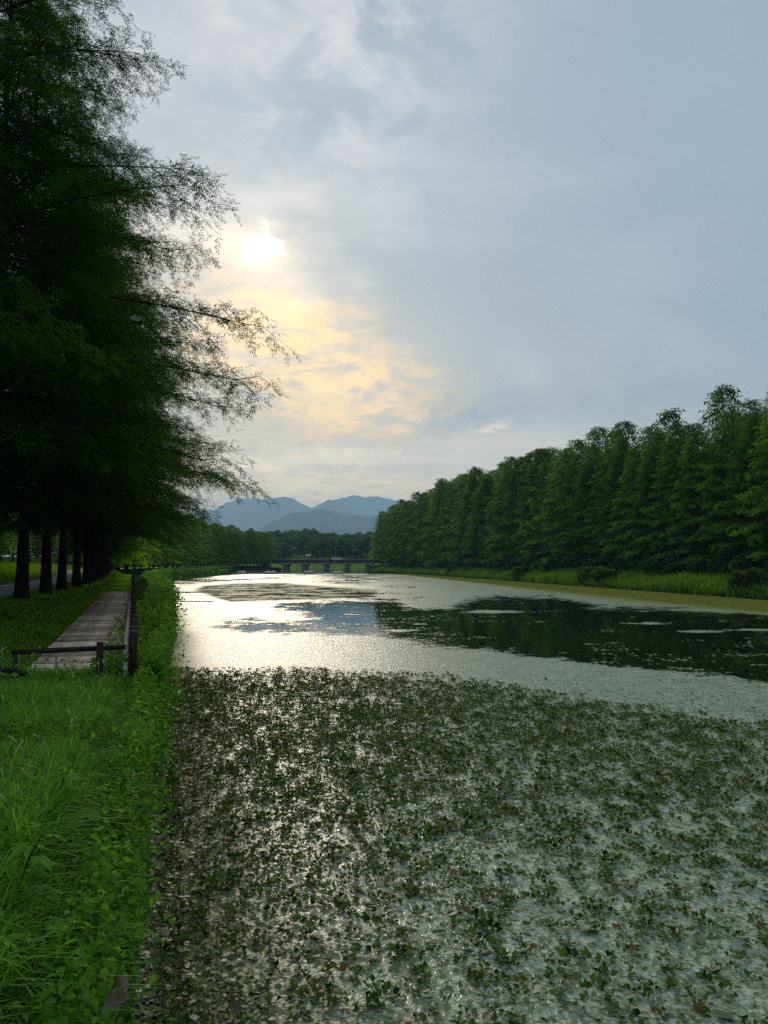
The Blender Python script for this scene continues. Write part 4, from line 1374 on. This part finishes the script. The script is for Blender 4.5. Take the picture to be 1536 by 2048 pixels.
# loose leaves lying on the near water
pad_v = np.array([[0, 0, 0]] + [[math.cos(a) * r, math.sin(a) * r, z] for a, r, z in ((.3, 1, .05), (1.4, .95, -.03), (2.6, 1.0, .06), (3.3, .92, .0), (4.5, 1.0, .07), (5.6, .96, -.04))])
pad_f = np.array([[0, i, i % 6 + 1] for i in range(1, 7)])
def pads():
    rng = np.random.default_rng(111)
    n = 34000
    y = 3.5 + 20 * rng.random(n) ** 1.25
    x = XW(y) - .04 + (np.minimum(.60 * y + 2.5, 30) - XW(y)) * rng.random(n) ** 1.5
    cl = .5 + .5 * fbm(x, y, 14, 3, .9)
    edge = 1.2 * np.exp(-(x - XW(y)) / 1.4)
    ok = rng.random(n) < (.25 + .9 * cl * .7 + edge)
    x, y = x[ok], y[ok]; m = len(x)
    P = np.stack([x, y, rng.uniform(.012, .035, m)], 1)
    a = rng.uniform(0, 6.28, m)
    D = np.stack([np.cos(a), np.sin(a), rng.normal(0, .2, m)], 1)
    sc = rng.uniform(.016, .036, m) * np.where(rng.random(m) < .05, rng.uniform(1.5, 2.6, m), 1)
    bank = np.exp(-((x - XW(y)) / 1.7) ** 2)
    tn = np.clip(.50 + rng.normal(0, .2, m) * (1 - .6 * bank) - .30 * bank, 0, 1)
    v, f, t = scatter(pad_v, pad_f, P, frames(D, rng.normal(0, .25, m), sc), tn)
    o = add('floating_leaves', make_mesh('floating_leaves', v, f, tint=t), M['pad'])
    tag(o, 'small round grey-green leaves floating on the near water', 'floating leaves', kind='stuff')
pads()

def stray_patches():
    rng = np.random.default_rng(117)
    P, S = [], []
    n = 0
    while n < 110:
        px = rng.uniform(560, 1560); py = rng.uniform(1205, 1372)
        if not in_poly(np.array([px]), np.array([py]), OPEN)[0]: continue
        if px > 900 and rng.random() < .85: continue
        y = F * HC / (py - 1126); x = (px - 768) / F * y
        k = int(rng.integers(3, 26)); L = rng.uniform(.1, 1.1)
        P.append(np.stack([x + rng.normal(0, L, k), y + rng.normal(0, L * .5, k), rng.uniform(.012, .03, k)], 1)); S.append(rng.uniform(.03, .10, k)); n += 1
    P, S = np.vstack(P), np.concatenate(S); m = len(P)
    a = rng.uniform(0, 6.28, m)
    D = np.stack([np.cos(a), np.sin(a), rng.normal(0, .06, m)], 1)
    v, f, t = scatter(pad_v, pad_f, P, frames(D, rng.normal(0, .08, m), S), rng.uniform(.5, .78, m))
    o = add('floating_leaves', make_mesh('floating_leaves', v, f, tint=t), M['pad'])
    tag(o, 'scattered pale specks of leaves drifting on the open dark water', 'floating leaves', kind='stuff')
stray_patches()

# dark clumps of raised leaves
def clump_mesh(seed):
    rng = np.random.default_rng(seed)
    n = rng.integers(8, 13)
    a = rng.uniform(0, 6.28, n)
    rr = rng.uniform(.0, .055, n)
    P = np.stack([np.cos(a) * rr, np.sin(a) * rr, rng.uniform(0, .035, n)], 1)
    D = np.stack([np.cos(a), np.sin(a), rng.uniform(.1, 1.3, n)], 1)
    curl = np.array([[0, 0, 0], [.42, -.42, .16], [1.0, -.12, -.12], [.62, .46, .18], [.5, .02, -.06]])
    cf = np.array([[4, 0, 1], [4, 1, 2], [4, 2, 3], [4, 3, 0]])
    return scatter(curl, cf, P, frames(D, rng.normal(0, .7, n), rng.uniform(.024, .050, n)), np.clip(rng.normal(.4, .28, n) + (.35 if seed % 3 == 0 else 0), 0, 1))
CL = [clump_mesh(300 + k) for k in range(12)]
def clumps():
    rng = np.random.default_rng(121)
    n = 52000
    y = 4.0 + 24 * rng.random(n) ** .66
    x = XW(y) + .15 + (np.minimum(.58 * y + 2, 24) - XW(y)) * rng.random(n)
    px, py = water_px(x, y)
    cl = fbm(x, y, 15, 4, 1.1)
    far_edge = np.interp(px, [280, 600, 900, 1200, 1536, 1700], [1338, 1330, 1345, 1392, 1440, 1460])   # where the raised plants stop
    dens = np.clip((py - far_edge) / 30, 0, 1) * np.interp(py, [1330, 1560, 1700, 2048], [.82, .68, .42, .28])
    dens *= np.interp(px, [300, 800, 1300, 1536], [1.0, 1.0, .95, .8])
    dens = np.maximum(dens, np.where(py > far_edge, .8 * np.exp(-(x - XW(y)) / .9), 0))
    keep = rng.random(n) < np.clip(dens * (.85 + .45 * cl), 0, 1)
    x, y = x[keep], y[keep]; m = len(x)
    order = np.argsort(np.hypot(x, y) + np.where(np.abs(x / y) > .56, 50, 0))
    x, y = x[order], y[order]
    sc = np.clip(np.exp(rng.normal(-.05, .38, m)), .4, 2.0); rt = rng.uniform(0, 6.28, m)
    meshes = []
    for v, f, t in CL:
        me = make_mesh('water_plant', v, f, tint=t); me.materials.append(M['clump']); meshes.append(me)
    for k in range(min(290, m)):
        o = add('water_plant', meshes[k % 12], None, loc=(x[k], y[k], .015), rotz=rt[k], scale=sc[k])
        tag(o, 'dark tuft of curled leaves raised above the near floating leaves', 'water plant', 'dark leaf tufts on the nearest water')
    V, Fc, T_, off = [], [], [], 0
    for c in range(12):
        idx = np.arange(290 + c, m, 12)
        tv, tf, tt = CL[c]
        tf = np.concatenate([[[b5, b5 + 1, b5 + 2], [b5, b5 + 2, b5 + 3]] for b5 in range(0, len(tv), 5)])     # farther tufts: folded leaves of two faces
        Mx = np.stack([np.stack([np.cos(rt[idx]), -np.sin(rt[idx]), 0 * idx], 1), np.stack([np.sin(rt[idx]), np.cos(rt[idx]), 0 * idx], 1), np.stack([0 * idx, 0 * idx, 1 + 0 * idx], 1)], 1) * sc[idx][:, None, None]
        v, f, _ = scatter(tv, tf, np.stack([x[idx], y[idx], np.full(len(idx), .015)], 1), Mx, np.zeros(len(idx)))
        V.append(v); Fc.append(f + off); off += len(v); T_.append(np.tile(tt, len(idx)))
    o = add('water_plants', make_mesh('water_plants', np.vstack(V), np.vstack(Fc), tint=np.concatenate(T_)), M['clump'])
    tag(o, 'dense dark field of raised leaf tufts across the middle water', 'water plants', kind='stuff')
    print('clumps', m, 'tris', sum(len(a) for a in Fc))
clumps()

# floating twig
b = MB(); b.tube([[-.9, -.1, 0], [-.4, .02, .04], [.1, -.03, .05], [.6, .1, .10], [1.1, .22, .16]], [.03, .035, .03, .022, .006], 6); b.tube([[.1, -.03, .05], [.4, -.12, .12], [.6, -.1, .2]], [.02, .012, .004], 5)
tw = b.build('floating_branch', M['bark'], loc=((350 - 768) / F * 41.8 - .2, 41.8, .03))
tag(tw, 'thin dark dead branch lying on the pale floating leaves off the left bank', 'branch')

print('TOTAL TRIS', sum(sum(len(p.vertices) - 2 for p in m.polygons) for m in bpy.data.meshes))
